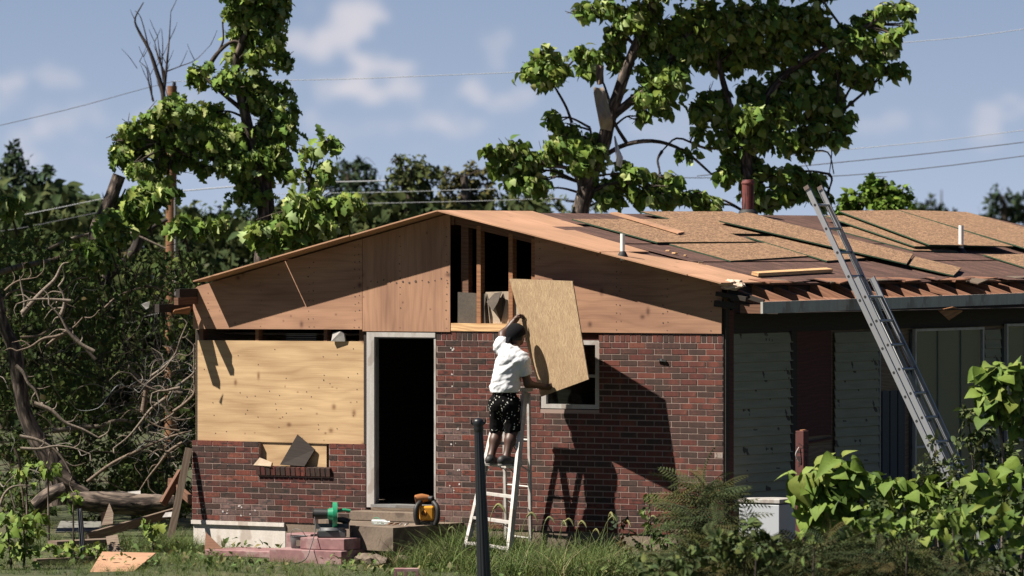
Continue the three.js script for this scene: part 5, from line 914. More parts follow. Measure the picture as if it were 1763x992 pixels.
tree('storm_torn_tree', 'big leafy tree with torn limbs rising behind the roof ridge', null, 78,
  [{ root: true, pts: [[996, 400], [1003, 350], [1018, 300], [1032, 270], [1050, 205], [1072, 140], [1098, 70], [1130, -10]], r0: 0.15, r1: 0.06 },
    { root: true, pts: [[1290, 420], [1290, 330], [1286, 250], [1310, 190], [1350, 130], [1420, 85], [1500, 40]], r0: 0.12, r1: 0.03 },
    { pts: [[1050, 205], [1085, 175], [1118, 150], [1160, 95], [1200, 40]], r0: 0.07, r1: 0.035 }, { pts: [[1286, 260], [1262, 200], [1240, 120], [1225, 40]], r0: 0.06, r1: 0.03 }, { pts: [[1290, 270], [1340, 230], [1385, 205], [1440, 200]], r0: 0.05, r1: 0.02 },
    { pts: [[1030, 275], [1075, 250], [1130, 243], [1180, 262], [1225, 300]], r0: 0.04, r1: 0.016 }, { pts: [[1080, 248], [1060, 215], [1048, 170]], r0: 0.03, r1: 0.02 }, { pts: [[995, 352], [998, 318], [985, 294], [962, 287], [945, 288]], r0: 0.04, r1: 0.025, m: M.paleBark },
    { pts: [[985, 212], [975, 185], [960, 158], [955, 150]], r0: 0.022, r1: 0.014 }, { pts: [[1012, 285], [1020, 250], [1016, 220]], r0: 0.03, r1: 0.016 }, { pts: [[1280, 250], [1215, 255], [1165, 238], [1140, 260]], r0: 0.025, r1: 0.01 }, { pts: [[1340, 235], [1380, 260], [1425, 262], [1436, 300]], r0: 0.02, r1: 0.008 }, { pts: [[1425, 225], [1432, 260], [1428, 300]], r0: 0.012, r1: 0.006 }],
  [[935, 92, 26, 20], [928, 122, 38, 26], [905, 118, 20, 14], [955, 118, 24, 22], [1005, 92, 26, 22], [1040, 88, 34, 18], [1062, 104, 18, 14], [1012, 118, 18, 12],
    [990, 18, 20, 10], [1012, 14, 20, 14], [1045, 14, 34, 18], [1085, 28, 34, 26], [1060, 55, 24, 22], [1110, 16, 40, 24], [1130, 52, 42, 30], [1105, 78, 28, 24], [1150, 92, 44, 30], [1122, 122, 34, 30], [1160, 132, 36, 30], [1112, 165, 34, 24], [1140, 178, 34, 22, 0.8], [1098, 200, 18, 14, 0.7],
    [1190, 30, 50, 34, 1.2], [1200, 80, 46, 34, 1.2], [1250, 40, 56, 40, 1.3], [1300, 30, 56, 38, 1.3], [1350, 34, 50, 34, 1.3], [1395, 22, 30, 26, 1.2], [1245, 96, 46, 24, 1.2], [1295, 90, 48, 26, 1.2], [1345, 84, 42, 26, 1.2], [1395, 56, 30, 22, 1.1],
    [1435, 62, 28, 20], [1462, 52, 28, 18], [1490, 34, 28, 18], [1520, 14, 26, 14], [1555, 10, 22, 14], [1480, 74, 34, 22], [1515, 82, 34, 18], [1538, 58, 26, 12], [1560, 40, 16, 8], [1500, 112, 34, 20], [1535, 118, 26, 12], [1475, 132, 34, 18], [1440, 110, 34, 26], [1400, 104, 34, 24], [1365, 128, 34, 22],
    [1225, 168, 34, 22], [1205, 190, 22, 26], [1250, 198, 38, 30], [1290, 160, 28, 24], [1330, 150, 40, 30], [1290, 200, 36, 30], [1345, 190, 42, 32], [1385, 158, 36, 28], [1425, 152, 30, 20], [1415, 188, 40, 26], [1450, 206, 24, 14], [1440, 232, 28, 14], [1395, 222, 36, 24], [1345, 232, 40, 28], [1300, 240, 38, 26], [1250, 236, 34, 26], [1200, 228, 20, 16, 0.7], [1270, 272, 34, 22], [1370, 250, 24, 18], [1180, 262, 18, 12, 0.7], [1250, 296, 26, 18], [1300, 285, 34, 22, 1.1], [1292, 320, 22, 30, 1.2],
    [1358, 296, 34, 18], [1390, 306, 30, 18], [1350, 325, 30, 22], [1395, 336, 26, 18], [1325, 345, 30, 16], [1420, 345, 16, 12],
    [850, 258, 22, 12], [880, 252, 30, 14], [862, 280, 30, 20], [895, 282, 36, 24], [930, 272, 34, 18], [960, 248, 30, 24], [950, 205, 22, 14], [975, 222, 26, 18], [1002, 242, 32, 20], [1018, 262, 28, 20], [880, 310, 32, 14], [918, 312, 26, 16], [990, 272, 30, 16], [1012, 280, 24, 16], [925, 325, 14, 14],
    [1050, 312, 30, 20], [1085, 300, 28, 16], [1052, 338, 34, 16], [1100, 325, 38, 20], [1140, 308, 28, 16], [1145, 335, 40, 16], [1190, 338, 36, 14], [1222, 348, 26, 12], [1075, 280, 20, 12, 0.8],
    [1120, -40, 70, 36, 1.1], [1220, -50, 80, 44, 1.2], [1320, -50, 80, 44, 1.2], [1150, -110, 80, 44, 1.1], [1260, -130, 90, 44, 1.1], [1060, -30, 40, 24], [1400, -30, 50, 30], [1180, -180, 70, 36], [1030, -90, 50, 30]],
  { seed: 52, density: 220, size: 0.13, leaf: LEAF.heart, mess: 0.9 });
{ // sapling, dead tops, snag
  tree('sapling', 'slender sapling between the two big trees, leaves only at its top', null, 74, [{ root: true, pts: [[528, 470], [530, 340], [538, 290], [556, 246]], r0: 0.02, r1: 0.01 }, { pts: [[533, 315], [522, 275], [515, 258]], r0: 0.012, r1: 0.006 }], [[560, 242, 18, 10], [572, 250, 10, 12], [522, 258, 16, 12], [548, 290, 20, 20], [530, 296, 10, 20, 0.6], [508, 292, 10, 9, 0.6]], { seed: 61, density: 150, size: 0.15 });
  tree('bright_shrub', 'bright leafy undergrowth tree below the dark tree, beside the roof edge', null, 72, [{ root: true, pts: [[520, 470], [530, 420], [560, 370]], r0: 0.04, r1: 0.02 }, { pts: [[500, 440], [470, 400], [440, 390]], r0: 0.025, r1: 0.012 }], [[560, 352, 40, 18], [590, 348, 28, 14], [614, 344, 20, 14], [530, 345, 30, 18], [500, 350, 24, 14], [480, 380, 44, 18], [440, 386, 26, 16], [530, 378, 50, 20], [575, 374, 34, 14], [500, 405, 50, 18, 0.8], [455, 410, 34, 16, 0.8], [545, 402, 34, 14, 0.8]], { seed: 62, density: 150, size: 0.155 });
  const dead = (name, label, Z, list, m, group) => { const b = P(list[0].pts[0][0], list[0].pts[0][1], Z); const t = thing(name, label, name.includes('tree') ? 'tree' : 'branch', b, group); list.forEach((k, i) => part(i ? 'side_branch' : name.includes('tree') ? 'trunk' : 'stem', limb(k.pts.map(([x, y, d]) => P(x, y, Z + (d || 0))), k.r[0], k.r[1], 7, 0.2), m, t)); return t; };
  { // fine dead branches: main shoots with side twigs
    const RD = rng(404), L = [{ pts: [[276, 330], [278, 240], [281, 165], [268, 118], [256, 84], [240, 56], [232, 34], [247, 4]], r: [0.055, 0.008] }, { pts: [[281, 165], [283, 130], [272, 98], [266, 72]], r: [0.03, 0.006] }, { pts: [[283, 150], [287, 112], [291, 70], [294, 20]], r: [0.026, 0.005] }, { pts: [[282, 140], [276, 104], [271, 62]], r: [0.018, 0.005] }, { pts: [[282, 125], [310, 114], [335, 104], [362, 78]], r: [0.011, 0.004] }, { pts: [[264, 175], [256, 142], [252, 118], [240, 106]], r: [0.018, 0.005] }, { pts: [[262, 172], [258, 130], [247, 98]], r: [0.014, 0.004] }, { pts: [[256, 84], [248, 50], [240, 26], [232, 18]], r: [0.012, 0.004] }, { pts: [[279, 112], [280, 76], [278, 50]], r: [0.01, 0.004] }, { pts: [[236, 118], [222, 98], [209, 84]], r: [0.006, 0.003] }];
    for (const k of L.slice(0, 7).concat(L.slice(0, 3))) for (let i = 0; i < 3; i++) { const n = k.pts.length, a = k.pts[1 + Math.floor(RD() * (n - 1))], s = RD() < 0.5 ? -1 : 1, l = 12 + 22 * RD(); L.push({ pts: [a, [a[0] + s * l * 0.25, a[1] - l * 0.5], [a[0] + s * l * 0.45, a[1] - l]], r: [0.007, 0.003] }); }
    dead('dead_tree', 'bare dead treetop of thin dark branches beside the utility pole', 86, L, mat({ map: TX.bark, color: lin(0.55, 0.5, 0.5) }));
  }
  dead('snag_tree', 'thick leaning broken trunk in the brush under the left tree', 74, [{ pts: [[160, 470], [170, 395], [188, 350], [206, 302]], r: [0.13, 0.09] }, { pts: [[180, 400], [200, 360], [216, 325]], r: [0.03, 0.012] }], M.bark);
  dead('snag_tree', 'dark split trunk standing between the snag and the utility pole', 80, [{ pts: [[180, 480], [232, 430], [242, 385], [250, 330]], r: [0.09, 0.06] }, { pts: [[232, 420], [262, 392], [288, 378]], r: [0.05, 0.03] }], mat({ map: TX.bark, color: lin(0.4, 0.36, 0.34) }));
  // fallen wood
  const lean = thing('leaning_tree', 'long bent grey trunk leaning through the brush at the left edge', 'tree', P(55, 860, 68));
  part('trunk', limb([[-8, 490], [6, 560], [24, 600], [32, 660], [44, 715], [72, 770], [92, 800], [100, 870]].map(([x, y]) => P(x, y, 68)), [0.05, 0.07, 0.09, 0.10, 0.11, 0.12, 0.14, 0.16], 0, 10, 0.3), M.bark, lean);
  part('root_flare', limb([[95, 800], [112, 822], [130, 838], [150, 850]].map(([x, y]) => P(x, y, 67.8)), 0.12, 0.06, 8, 0.3), M.bark, lean);
  const log = thing('fallen_log', 'thick fallen log lying across the brush left of the house', 'log', P(200, 868, 67));
  part('log', limb([[120, 862], [180, 864], [235, 868], [300, 866]].map(([x, y]) => P(x, y, 67)), [0.09, 0.14, 0.135, 0.11], 0, 12, 0.35), M.bark, log);
  part('broken_fork', limb([[60, 872], [85, 852], [112, 842]].map(([x, y]) => P(x, y, 66.6)), 0.1, 0.09, 9, 0.3), M.bark, log);
  const B = [['pale forked branch rising above the leaning trunk', 67, [[[38, 540], [70, 505], [95, 480], [108, 455], [118, 452]], [[40, 545], [42, 520], [36, 490], [34, 475]], [[38, 542], [46, 525], [54, 510]]], 0.055],
    ['arched pale branch crossing the brush at the left edge', 68, [[[4, 516], [18, 503], [36, 499], [60, 507], [80, 515], [100, 508], [118, 492], [130, 481], [150, 478]], [[116, 492], [118, 510], [114, 522], [130, 530]]], 0.022],
    ['thin branch turning upward below the forked branch', 69, [[[35, 581], [70, 577], [96, 557], [118, 545], [126, 520]], [[70, 577], [50, 590], [36, 597]]], 0.028],
    ['grey branch lying level in the middle of the brush', 69, [[[90, 742], [140, 736], [175, 733], [200, 724], [232, 726]]], 0.05],
    ['bleached branch bending down beside the plywood window', 68, [[[250, 690], [280, 700], [300, 722], [330, 720], [336, 716]], [[285, 702], [290, 680], [310, 672], [334, 670]]], 0.03],
    ['long branch slanting up to the boarded window', 68, [[[150, 830], [190, 800], [240, 775], [285, 755], [330, 742]]], 0.035],
    ['high thin branch reaching right below the utility pole', 76, [[[80, 430], [120, 412], [160, 402], [210, 398], [285, 428]]], 0.04],
    ['dark branch sagging across the upper brush', 74, [[[0, 470], [40, 458], [90, 448], [130, 430]]], 0.07],
    ['thin grey branch curving over the dark hollow', 72, [[[180, 530], [200, 512], [240, 496], [290, 490], [310, 470]]], 0.022],
    ['low forked stick among the saplings', 65, [[[0, 870], [8, 850], [22, 838], [60, 836]], [[26, 875], [20, 855], [18, 838]]], 0.03],
    ['pale broken stick hanging in the middle brush', 69, [[[262, 602], [270, 618], [282, 638]], [[266, 600], [272, 612], [276, 628]]], 0.025],
    ['stub of broken branch with a torn end by the boarded window', 68, [[[246, 710], [250, 680], [252, 660]]], 0.06]];
  B.forEach(([label, Z, l, r], i) => dead('fallen_branch', label, Z, l.map((pts, k) => ({ pts, r: [r * (k ? 0.4 : 0.68), l.length === 1 ? r * 0.4 : 0.006] })), i % 3 === 0 || i === 4 || i === 10 ? M.paleBark : M.greyWood, 'fallen branches in the brush'));
}
{ // bare storm broken branches, each with a few side shoots
  const R = rng(505), grp = 'bare branches in the brush', made = [[], []], nth = ['topmost', 'second', 'third', 'fourth', 'fifth', 'sixth', 'seventh', 'eighth', 'ninth', 'tenth', 'eleventh', 'twelfth', 'lowest'];
  for (let i = 0; i < 26; i++) {
    const near = i % 2, x = near ? 205 + 115 * R() : -5 + 200 * R(), y = near ? 600 + 190 * R() : 450 + 330 * R(), Z = 66.6 + 2 * R(), a = (R() < 0.5 ? -1 : 1) * (0.15 + 0.9 * R()) + (R() < 0.5 ? Math.PI : 0), L = 45 + 85 * R(), pts = [[x, y]]; let b = a;
    for (let k = 1; k < 5; k++) { b += (R() - 0.5) * 0.8; const q = pts[k - 1]; pts.push([Math.min(334, q[0] + Math.cos(b) * L / 4), q[1] - Math.sin(b) * L / 4]); }
    const t = thing('bare_branch', null, 'branch', P(x, y, Z), grp), m = i % 3 ? M.paleBark : M.greyWood, r = 0.012 + 0.018 * R();
    part('stem', limb(pts.map(([u, v]) => P(u, v, Z)), r, r * 0.35, 6, 0.2), m, t);
    for (let k = 1; k < 5; k++) { const s = pts[k], c = b + (R() < 0.5 ? -1 : 1) * (0.6 + 0.6 * R()), l = 14 + 26 * R(); part('side_branch', limb([s, [s[0] + Math.cos(c) * l * 0.5, s[1] - Math.sin(c) * l * 0.5], [Math.min(336, s[0] + Math.cos(c + 0.4) * l), s[1] - Math.sin(c + 0.4) * l]].map(([u, v]) => P(u, v, Z + 0.1 * R())), r * 0.5, 0.003, 5), m, t); }
    made[near].push([pts.reduce((s, q) => s + q[1], 0) / 5, t]);
  }
  made.forEach((list, near) => list.sort((p, q) => p[0] - q[0]).forEach(([, t], i) => { t.userData.label = `bare forked branch, ${nth[i]}${i && i < 12 ? ' from the top' : ''} of those ${near ? 'beside the boarded window' : 'around the leaning trunk'}`; }));
}
{ // brush: leaves and dead twigs too many to count
  const R = rng(77), leaves = [], twigs = [];
  const top = (x) => x < 120 ? 400 - 30 * perlin.noise(x / 40, 0, 0) : 430 + 30 * perlin.noise(x / 35, 3, 0);
  for (let i = 0; i < 46000; i++) {
    const x = -20 + 362 * R(), y0 = top(x), y = y0 + (892 - y0) * Math.pow(R(), 0.8), Z = 68.5 + 13 * R();
    const dn = 1.25 * perlin.noise(x / 75, y / 58, Z * 0.09) + 0.6 * perlin.noise(x / 21, y / 18, Z * 0.3) + (y - 640) / 1500 + (y < 500 ? 0.22 : 0); if (dn < 0.02 + 0.14 * R()) continue;
    const g = R(), pale = perlin.noise(x / 30, y / 26, 7) > 0.12; leaves.push({ p: P(x, y, Z), n: rv(R).add(V(0, 0.3, 0)), t: rv(R).add(V(0, -0.6, 0)), s: 0.05 + 0.07 * R(), c: tint(pale && g < 0.5 ? [0.08, 0.105, 0.03] : g < 0.94 ? [0.045, 0.066, 0.02] : [0.06, 0.05, 0.026], R, 0.6) });
  }
  describe(spread('brush_leaves', scene, LEAF.small, dullM, leaves), 'tangled storm felled brush left of the house');
  const tw = limb([V(0, 0, 0), V(0.05, 0.35, 0.03), V(-0.03, 0.7, 0.06), V(0.05, 1, 0)], 0.012, 0.004, 4);
  for (let i = 0; i < 800; i++) { const x = -20 + 360 * R(), y = 400 + 485 * Math.pow(R(), 0.72), Z = 68 + 14 * R(); const t = rv(R); if (y < 600) t.add(V(0.1, -0.9, 0)); else t.y *= 0.6; const g = R(); twigs.push({ p: P(x, y, Z), n: rv(R), t, s: 0.25 + 0.75 * R(), w: 0.65, c: g < 0.75 ? tint([0.028, 0.022, 0.018], R) : g < 0.96 ? tint([0.06, 0.05, 0.042], R) : tint([0.20, 0.18, 0.16], R) }); }
  const twigM = new THREE.MeshPhysicalMaterial({ color: 0xffffff, roughness: 1, specularIntensity: 0.2 });
  const curly = limb([V(0, 0, 0), V(0.12, 0.25, 0.05), V(0.02, 0.5, 0.12), V(-0.16, 0.72, 0.02), V(-0.1, 1, -0.1), V(0.08, 1.15, -0.05)], 0.011, 0.004, 5), cu = [];
  for (let i = 0; i < 120; i++) { const low = R() < 0.8, x = low ? 225 + 112 * R() : -10 + 340 * R(), y = low ? 610 + 190 * R() : 480 + 380 * R(); cu.push({ p: P(x, y, 67.5 + 2.5 * R()), n: rv(R), t: rv(R).add(V(0.3, 0.1, 0)), s: 0.25 + 0.6 * R(), w: 0.9, c: tint(R() < 0.5 ? [0.20, 0.185, 0.17] : [0.09, 0.08, 0.07], R) }); }
  describe(spread('curled_twigs', scene, curly, twigM, cu), 'pale curled twigs in the brush beside the boarded window');
  describe(spread('dead_twigs', scene, tw, twigM, twigs), 'dead twigs and vines tangled in the brush left of the house');
  { // a tall tree outside the frame on the left whose crown keeps the brush in broken shade
    const b = P(-330, 900, 64), t = thing('shade_tree', 'tall leafy tree standing left of the yard, its crown above the brush', 'tree', V(b.x, 0, b.z)), it = [], up = [];
    for (let i = 0; i < 3300; i++) {
      const x = -60 + 385 * R(), y = 440 + 330 * R(), Z = 68 + 12 * R(), p = P(x, y, Z); if (perlin.noise(x / 60, y / 50, Z * 0.3) > 0.26) continue;
      p.addScaledVector(SUN, (8.6 + 2.6 * R() - p.y) / SUN.y); it.push({ p, n: V(0, 0.8, 0).addScaledVector(rv(R), 0.7), t: rv(R).add(V(0, -0.6, 0)), s: 0.17 + 0.15 * R(), c: tint(GREENS[i % 5], R) });
    }
    const top = V(b.x + 0.6, 8.4, b.z - 1); part('trunk', limb([V(b.x, -0.1, b.z), V(b.x + 0.1, 4, b.z), top], 0.24, 0.13, 10, 0.2), M.bark, t);
    for (let i = 0; i < 9; i++) { const e = it[Math.floor(R() * it.length)].p; part('limb', limb([top.clone().add(V(0, -1.2 * R(), 0)), top.clone().lerp(e, 0.5).add(V(0, 0.5, 0)), e], 0.06, 0.015, 6, 0.2), M.bark, t); }
    spread('crown', t, LEAF.lobed, leafM, it);
  }
  // clumps of fresh leaves caught in the brush
  const K = [['fresh leaf cluster on the leaning snag', 72, [[184, 376, 20, 14], [195, 400, 26, 14]]], ['drooping fresh leaf cluster under the snag', 71, [[150, 425, 26, 14], [172, 438, 20, 14], [140, 440, 16, 12]]], ['fresh leaves hanging in front of the utility pole', 71, [[305, 382, 22, 10], [330, 388, 16, 10], [372, 384, 16, 12]]], ['leafy top of the far left brush', 73, [[8, 350, 18, 16], [20, 340, 12, 10]]], ['dark leafy vine mass under the left tree', 74, [[240, 345, 30, 30], [262, 330, 26, 20], [225, 365, 20, 20]]]];
  for (const [label, Z, cl] of K) { const b = P(cl[0][0], cl[0][1], Z), t = thing('leaf_cluster', label, 'foliage', b), it = []; for (const [x, y, rx, ry] of cl) clump(it, R, P(x, y, Z), px2(rx, Z), px2(ry, Z), px2(ry, Z), Math.round(rx * ry * 0.3), 0.15, GREENS); spread('leaves', t, LEAF.lobed, leafM, it); part('stem', limb([b.clone().add(V(0, -0.5, -0.3)), b.clone().add(V(0.05, -0.2, -0.1)), b], 0.02, 0.01, 5), M.bark, t); }
}
{ // utility pole and wires
  const Z = 90, a = P(294, 520, Z), b = P(296, 148, Z);
  const o = thing('utility_pole', 'orange brown wooden utility pole standing in the brush', 'pole', V(a.x, 0, a.z));
  part('pole_shaft', limb([V(a.x, -0.2, a.z), a, a.clone().lerp(b, 0.5), b], 0.105, 0.085, 12, 0.05), M.pole, o);
  part('pole_band', [470, 474].map((y) => lathe([[0.108, 0], [0.112, 0.01], [0.108, 0.03]], P(293.5, y, Z), 16)), M.rubber, o);
  part('insulator', rod(P(299, 156, Z), P(300, 141, Z), 0.035, 0.03), M.rubber, o);
  part('conduit', rod(P(302.5, 520, Z - 0.12), P(301, 320, Z - 0.12), 0.02), M.greyTrim, o);
  const wire = (label, pts, Z, r, m) => single('power_line', limb(pts.map(([x, y, d]) => P(x, y, Z + (d || 0))), r, r, 5), m, label, 'power line');
  wire('thin dark wire sloping down from the pole to the left edge', [[-60, 231], [0, 216], [130, 185], [250, 152], [299, 140]], 90, 0.006, M.wire);
  wire('bright wire running from the pole top to the big right tree', [[299, 140], [420, 139], [600, 136], [750, 130], [900, 124], [1060, 115]], 90, 0.0062, M.wireBright);
  wire('bright wire leaving the big tree at the upper right', [[1360, 90], [1560, 73], [1660, 64], [1800, 45]], 90, 0.0062, M.wireBright);
  wire('upper pale wire of the three at the right edge', [[1380, 265], [1450, 258], [1600, 244], [1820, 217]], 92, 0.0062, M.wireBright);
  wire('middle dark wire of the three at the right edge', [[1200, 303], [1410, 283], [1600, 264], [1820, 238]], 92, 0.0085, M.wire);
  wire('lowest dark wire of the three at the right edge', [[1130, 306], [1300, 306], [1440, 303], [1600, 289], [1820, 261]], 92, 0.0085, M.wire);
  wire('thick white wire low behind the thin sapling', [[300, 330], [420, 320], [520, 314], [600, 313], [665, 311]], 92, 0.011, M.wireBright);
  wire('faint wire just below the thick white wire', [[420, 336], [530, 333], [660, 331], [860, 325]], 93, 0.005, M.wireBright);
  wire('faint wire low above the roof peak', [[560, 352], [700, 349], [860, 345], [960, 341]], 93, 0.0045, M.wireBright);
  wire('pale upper wire sloping through the dark tree at the left edge', [[-40, 385], [20, 374], [100, 358], [190, 340], [299, 326]], 90, 0.006, M.wireBright);
  wire('dim lower wire sloping through the dark tree at the left edge', [[-40, 405], [40, 392], [120, 376], [200, 360], [299, 345]], 90, 0.006, M.wire);
}
{ // torn sheet hanging in the big tree
  const Z = 77.4, o = thing('torn_sheet', 'torn grey brown sheet metal and cloth hanging in the big tree', 'debris', P(1040, 190, Z)), cl = mat({ map: TX.paint, color: lin(0.62, 0.55, 0.46), side: THREE.DoubleSide, roughness: 0.7 });
  const sheet = (name, rows, m) => { const pos = [], idx = []; rows.forEach(([x0, x1, y, d0, d1]) => { for (let k = 0; k <= 4; k++) { const p = P(x0 + (x1 - x0) * k / 4, y + 1.5 * Math.sin(k + y), Z + d0 + (d1 - d0) * k / 4 + 0.05 * Math.sin(k * 2 + y * 0.1)); pos.push(p.x, p.y, p.z); } }); for (let r = 0; r < rows.length - 1; r++) for (let k = 0; k < 4; k++) { const a = r * 5 + k, b = a + 5; idx.push(a, b, a + 1, a + 1, b, b + 1); } const g = new THREE.BufferGeometry(); g.setAttribute('position', new THREE.Float32BufferAttribute(pos, 3)); g.setIndex(idx); g.computeVertexNormals(); part(name, metreUV(g), m, o); };
  sheet('upper_flap', [[1027, 1040, 112, 0, 0.1], [1026, 1039, 128, -0.05, 0.1], [1028, 1040, 145, 0, 0.05]], mat({ map: TX.paint, color: lin(0.34, 0.27, 0.21), side: THREE.DoubleSide }));
  sheet('main_flap', [[1022, 1038, 150, -0.1, 0.2], [1022, 1044, 160, -0.2, 0.1], [1025, 1048, 180, -0.1, 0.2], [1029, 1053, 200, -0.25, 0], [1032, 1055, 214, 0, 0.2], [1034, 1053, 224, 0.1, 0.25]], cl);
  sheet('white_tail', [[1057, 1060, 235, 0, 0.1], [1059, 1066, 255, -0.1, 0.05], [1060, 1073, 272, -0.15, 0.05], [1061, 1070, 287, 0, 0.1]], mat({ color: lin(0.78, 0.78, 0.76), side: THREE.DoubleSide }));
}

// ------------------------------------------------------------------ grass
{
  const blade = (R, h, lean, a) => { const pos = [], idx = []; const w = 0.014; for (let i = 0; i <= 4; i++) { const t = i / 4, x = Math.cos(a) * lean * t * t, z = Math.sin(a) * lean * t * t, y = h * (t - 0.25 * lean * t * t), ww = w * (1 - t * 0.9); pos.push(x - Math.sin(a) * ww, y, z + Math.cos(a) * ww, x + Math.sin(a) * ww, y, z - Math.cos(a) * ww); } for (let i = 0; i < 4; i++) { const k = i * 2; idx.push(k, k + 1, k + 2, k + 1, k + 3, k + 2); } const g = new THREE.BufferGeometry(); g.setAttribute('position', new THREE.Float32BufferAttribute(pos, 3)); g.setIndex(idx); g.computeVertexNormals(); return g; };
  const R = rng(301), tuft = (n, l) => { const a = []; for (let i = 0; i < n; i++) { const b = blade(R, 0.6 + 0.5 * R(), l * (0.4 + R()), R() * 6.28); b.translate((R() - 0.5) * 0.25, 0, (R() - 0.5) * 0.25); a.push(b); } return join(a); };
  const T = [tuft(13, 0.9), tuft(10, 1.3)], grassM = leafMat(0.22), items = [[], []];
  const put = (x, z, h, c) => items[R() < 0.5 ? 0 : 1].push({ p: V(x, -0.02, z), n: V(Math.cos(R() * 6.28), 0, Math.sin(R() * 6.28)), t: V((R() - 0.5) * 0.3, 1, (R() - 0.5) * 0.3), s: h, w: 1, c: tint(c, R, 0.6) });
  const C = [[0.08, 0.115, 0.026], [0.115, 0.145, 0.04], [0.05, 0.082, 0.02], [0.22, 0.20, 0.11]], pickC = () => C[Math.floor(R() * R() * 4)];
  for (let i = 0; i < 7600; i++) { const x = -15 + 19 * R(), z = (x < -7.4 ? -4 : 0.2) + (x < -7.4 ? 9.2 : 5) * R(); if (x > -5.5 && x < -3.45 && z < 1.75) continue; if (x < -6.9 && z < 1.1 && R() < 0.4) continue; put(x, z, 0.06 + 0.10 * R() + 0.06 * Math.max(0, perlin.noise(x * 1.7, 2, z * 1.7)), pickC()); }
  const patch = (n, x0, x1, z0, z1, h0, h1, hold = 0) => { for (let i = 0; i < n; i++) { const x = x0 + (x1 - x0) * R(), z = z0 + (z1 - z0) * R(), m = 0.5 + perlin.noise(x * 2.1, 5, z * 2.1) * 0.9; if (R() > m + 0.35) continue; put(x, z, h0 + (h1 - h0) * R() * (0.6 + m * 0.6), pickC()); } };
  patch(420, -3.42, -1.0, 0.12, 1.9, 0.16, 0.5); patch(260, -3.2, -2.3, 0.2, 1.2, 0.3, 0.62); patch(460, -2.6, 1.2, 0.1, 2.6, 0.12, 0.46); patch(120, -7.4, -6.9, 0.15, 1.0, 0.12, 0.34); patch(120, -6.9, -6.1, 0.3, 1.0, 0.06, 0.2); patch(160, -9.2, -7.2, -0.6, 1.4, 0.12, 0.36); patch(220, -6.3, -5.2, 1.9, 2.8, 0.08, 0.2); patch(240, -1.5, 2.2, 1.2, 3.2, 0.25, 0.6);
  describe(spread('grass', scene, T[0], grassM, items[0]), 'sunlit uncut grass in the yard'); describe(spread('tall_grass', scene, T[1], grassM, items[1]), 'long arching grass along the wall and porch');
  // seed heads
  const stalk = limb([V(0, 0, 0), V(0.03, 0.5, 0), V(0.12, 0.85, 0.02), V(0.24, 0.9, 0.03)], 0.007, 0.004, 4), head = limb([V(0.12, 0.86, 0.02), V(0.2, 0.93, 0.025), V(0.27, 0.88, 0.03), V(0.31, 0.8, 0.03)], [0.01, 0.022, 0.02, 0.006], 0, 6), sh = join([stalk, head]), it = [];
  for (const [px, py, e] of [[955, 960, 0.6], [965, 965, 0.5], [1010, 960, 0.5], [1030, 960, 0.6], [760, 965, 1.7], [1045, 955, 0.4], [935, 965, 0.8], [890, 965, 1.2], [1070, 960, 0.5], [990, 965, 0.9], [840, 975, 1.6], [1100, 955, 0.5]]) { const p = W(px, py, e); p.y = 0; it.push({ p, n: V(R() - 0.5, 0, 1), t: V((R() - 0.5) * 0.2, 1, 0), s: 0.45 + 0.35 * R(), c: tint([0.15, 0.15, 0.06], R) }); }
  const wd = []; for (let i = 0; i < 2600; i++) { const x = -8 + 11 * R(), z = 0.25 + 3.6 * R(), m = perlin.noise(x * 1.3, 9, z * 1.3); if (m < 0.02 || (x > -5.5 && x < -3.45 && z < 1.8)) continue; wd.push({ p: V(x, 0.03 + 0.28 * m * R() + 0.05 * R(), z), n: V(0, 1, 0).addScaledVector(rv(R), 0.6), t: rv(R), s: 0.05 + 0.06 * R(), c: tint([[0.075, 0.115, 0.03], [0.10, 0.14, 0.035], [0.15, 0.14, 0.06]][Math.floor(R() * 3)], R, 0.5) }); }
  describe(spread('ground_weeds', scene, LEAF.oval, leafM, wd), 'low broad leaved weeds among the grass');
  describe(spread('seed_heads', scene, sh, mat({ color: 0xffffff, roughness: 1 }), it), 'foxtail seed heads above the long grass');
}
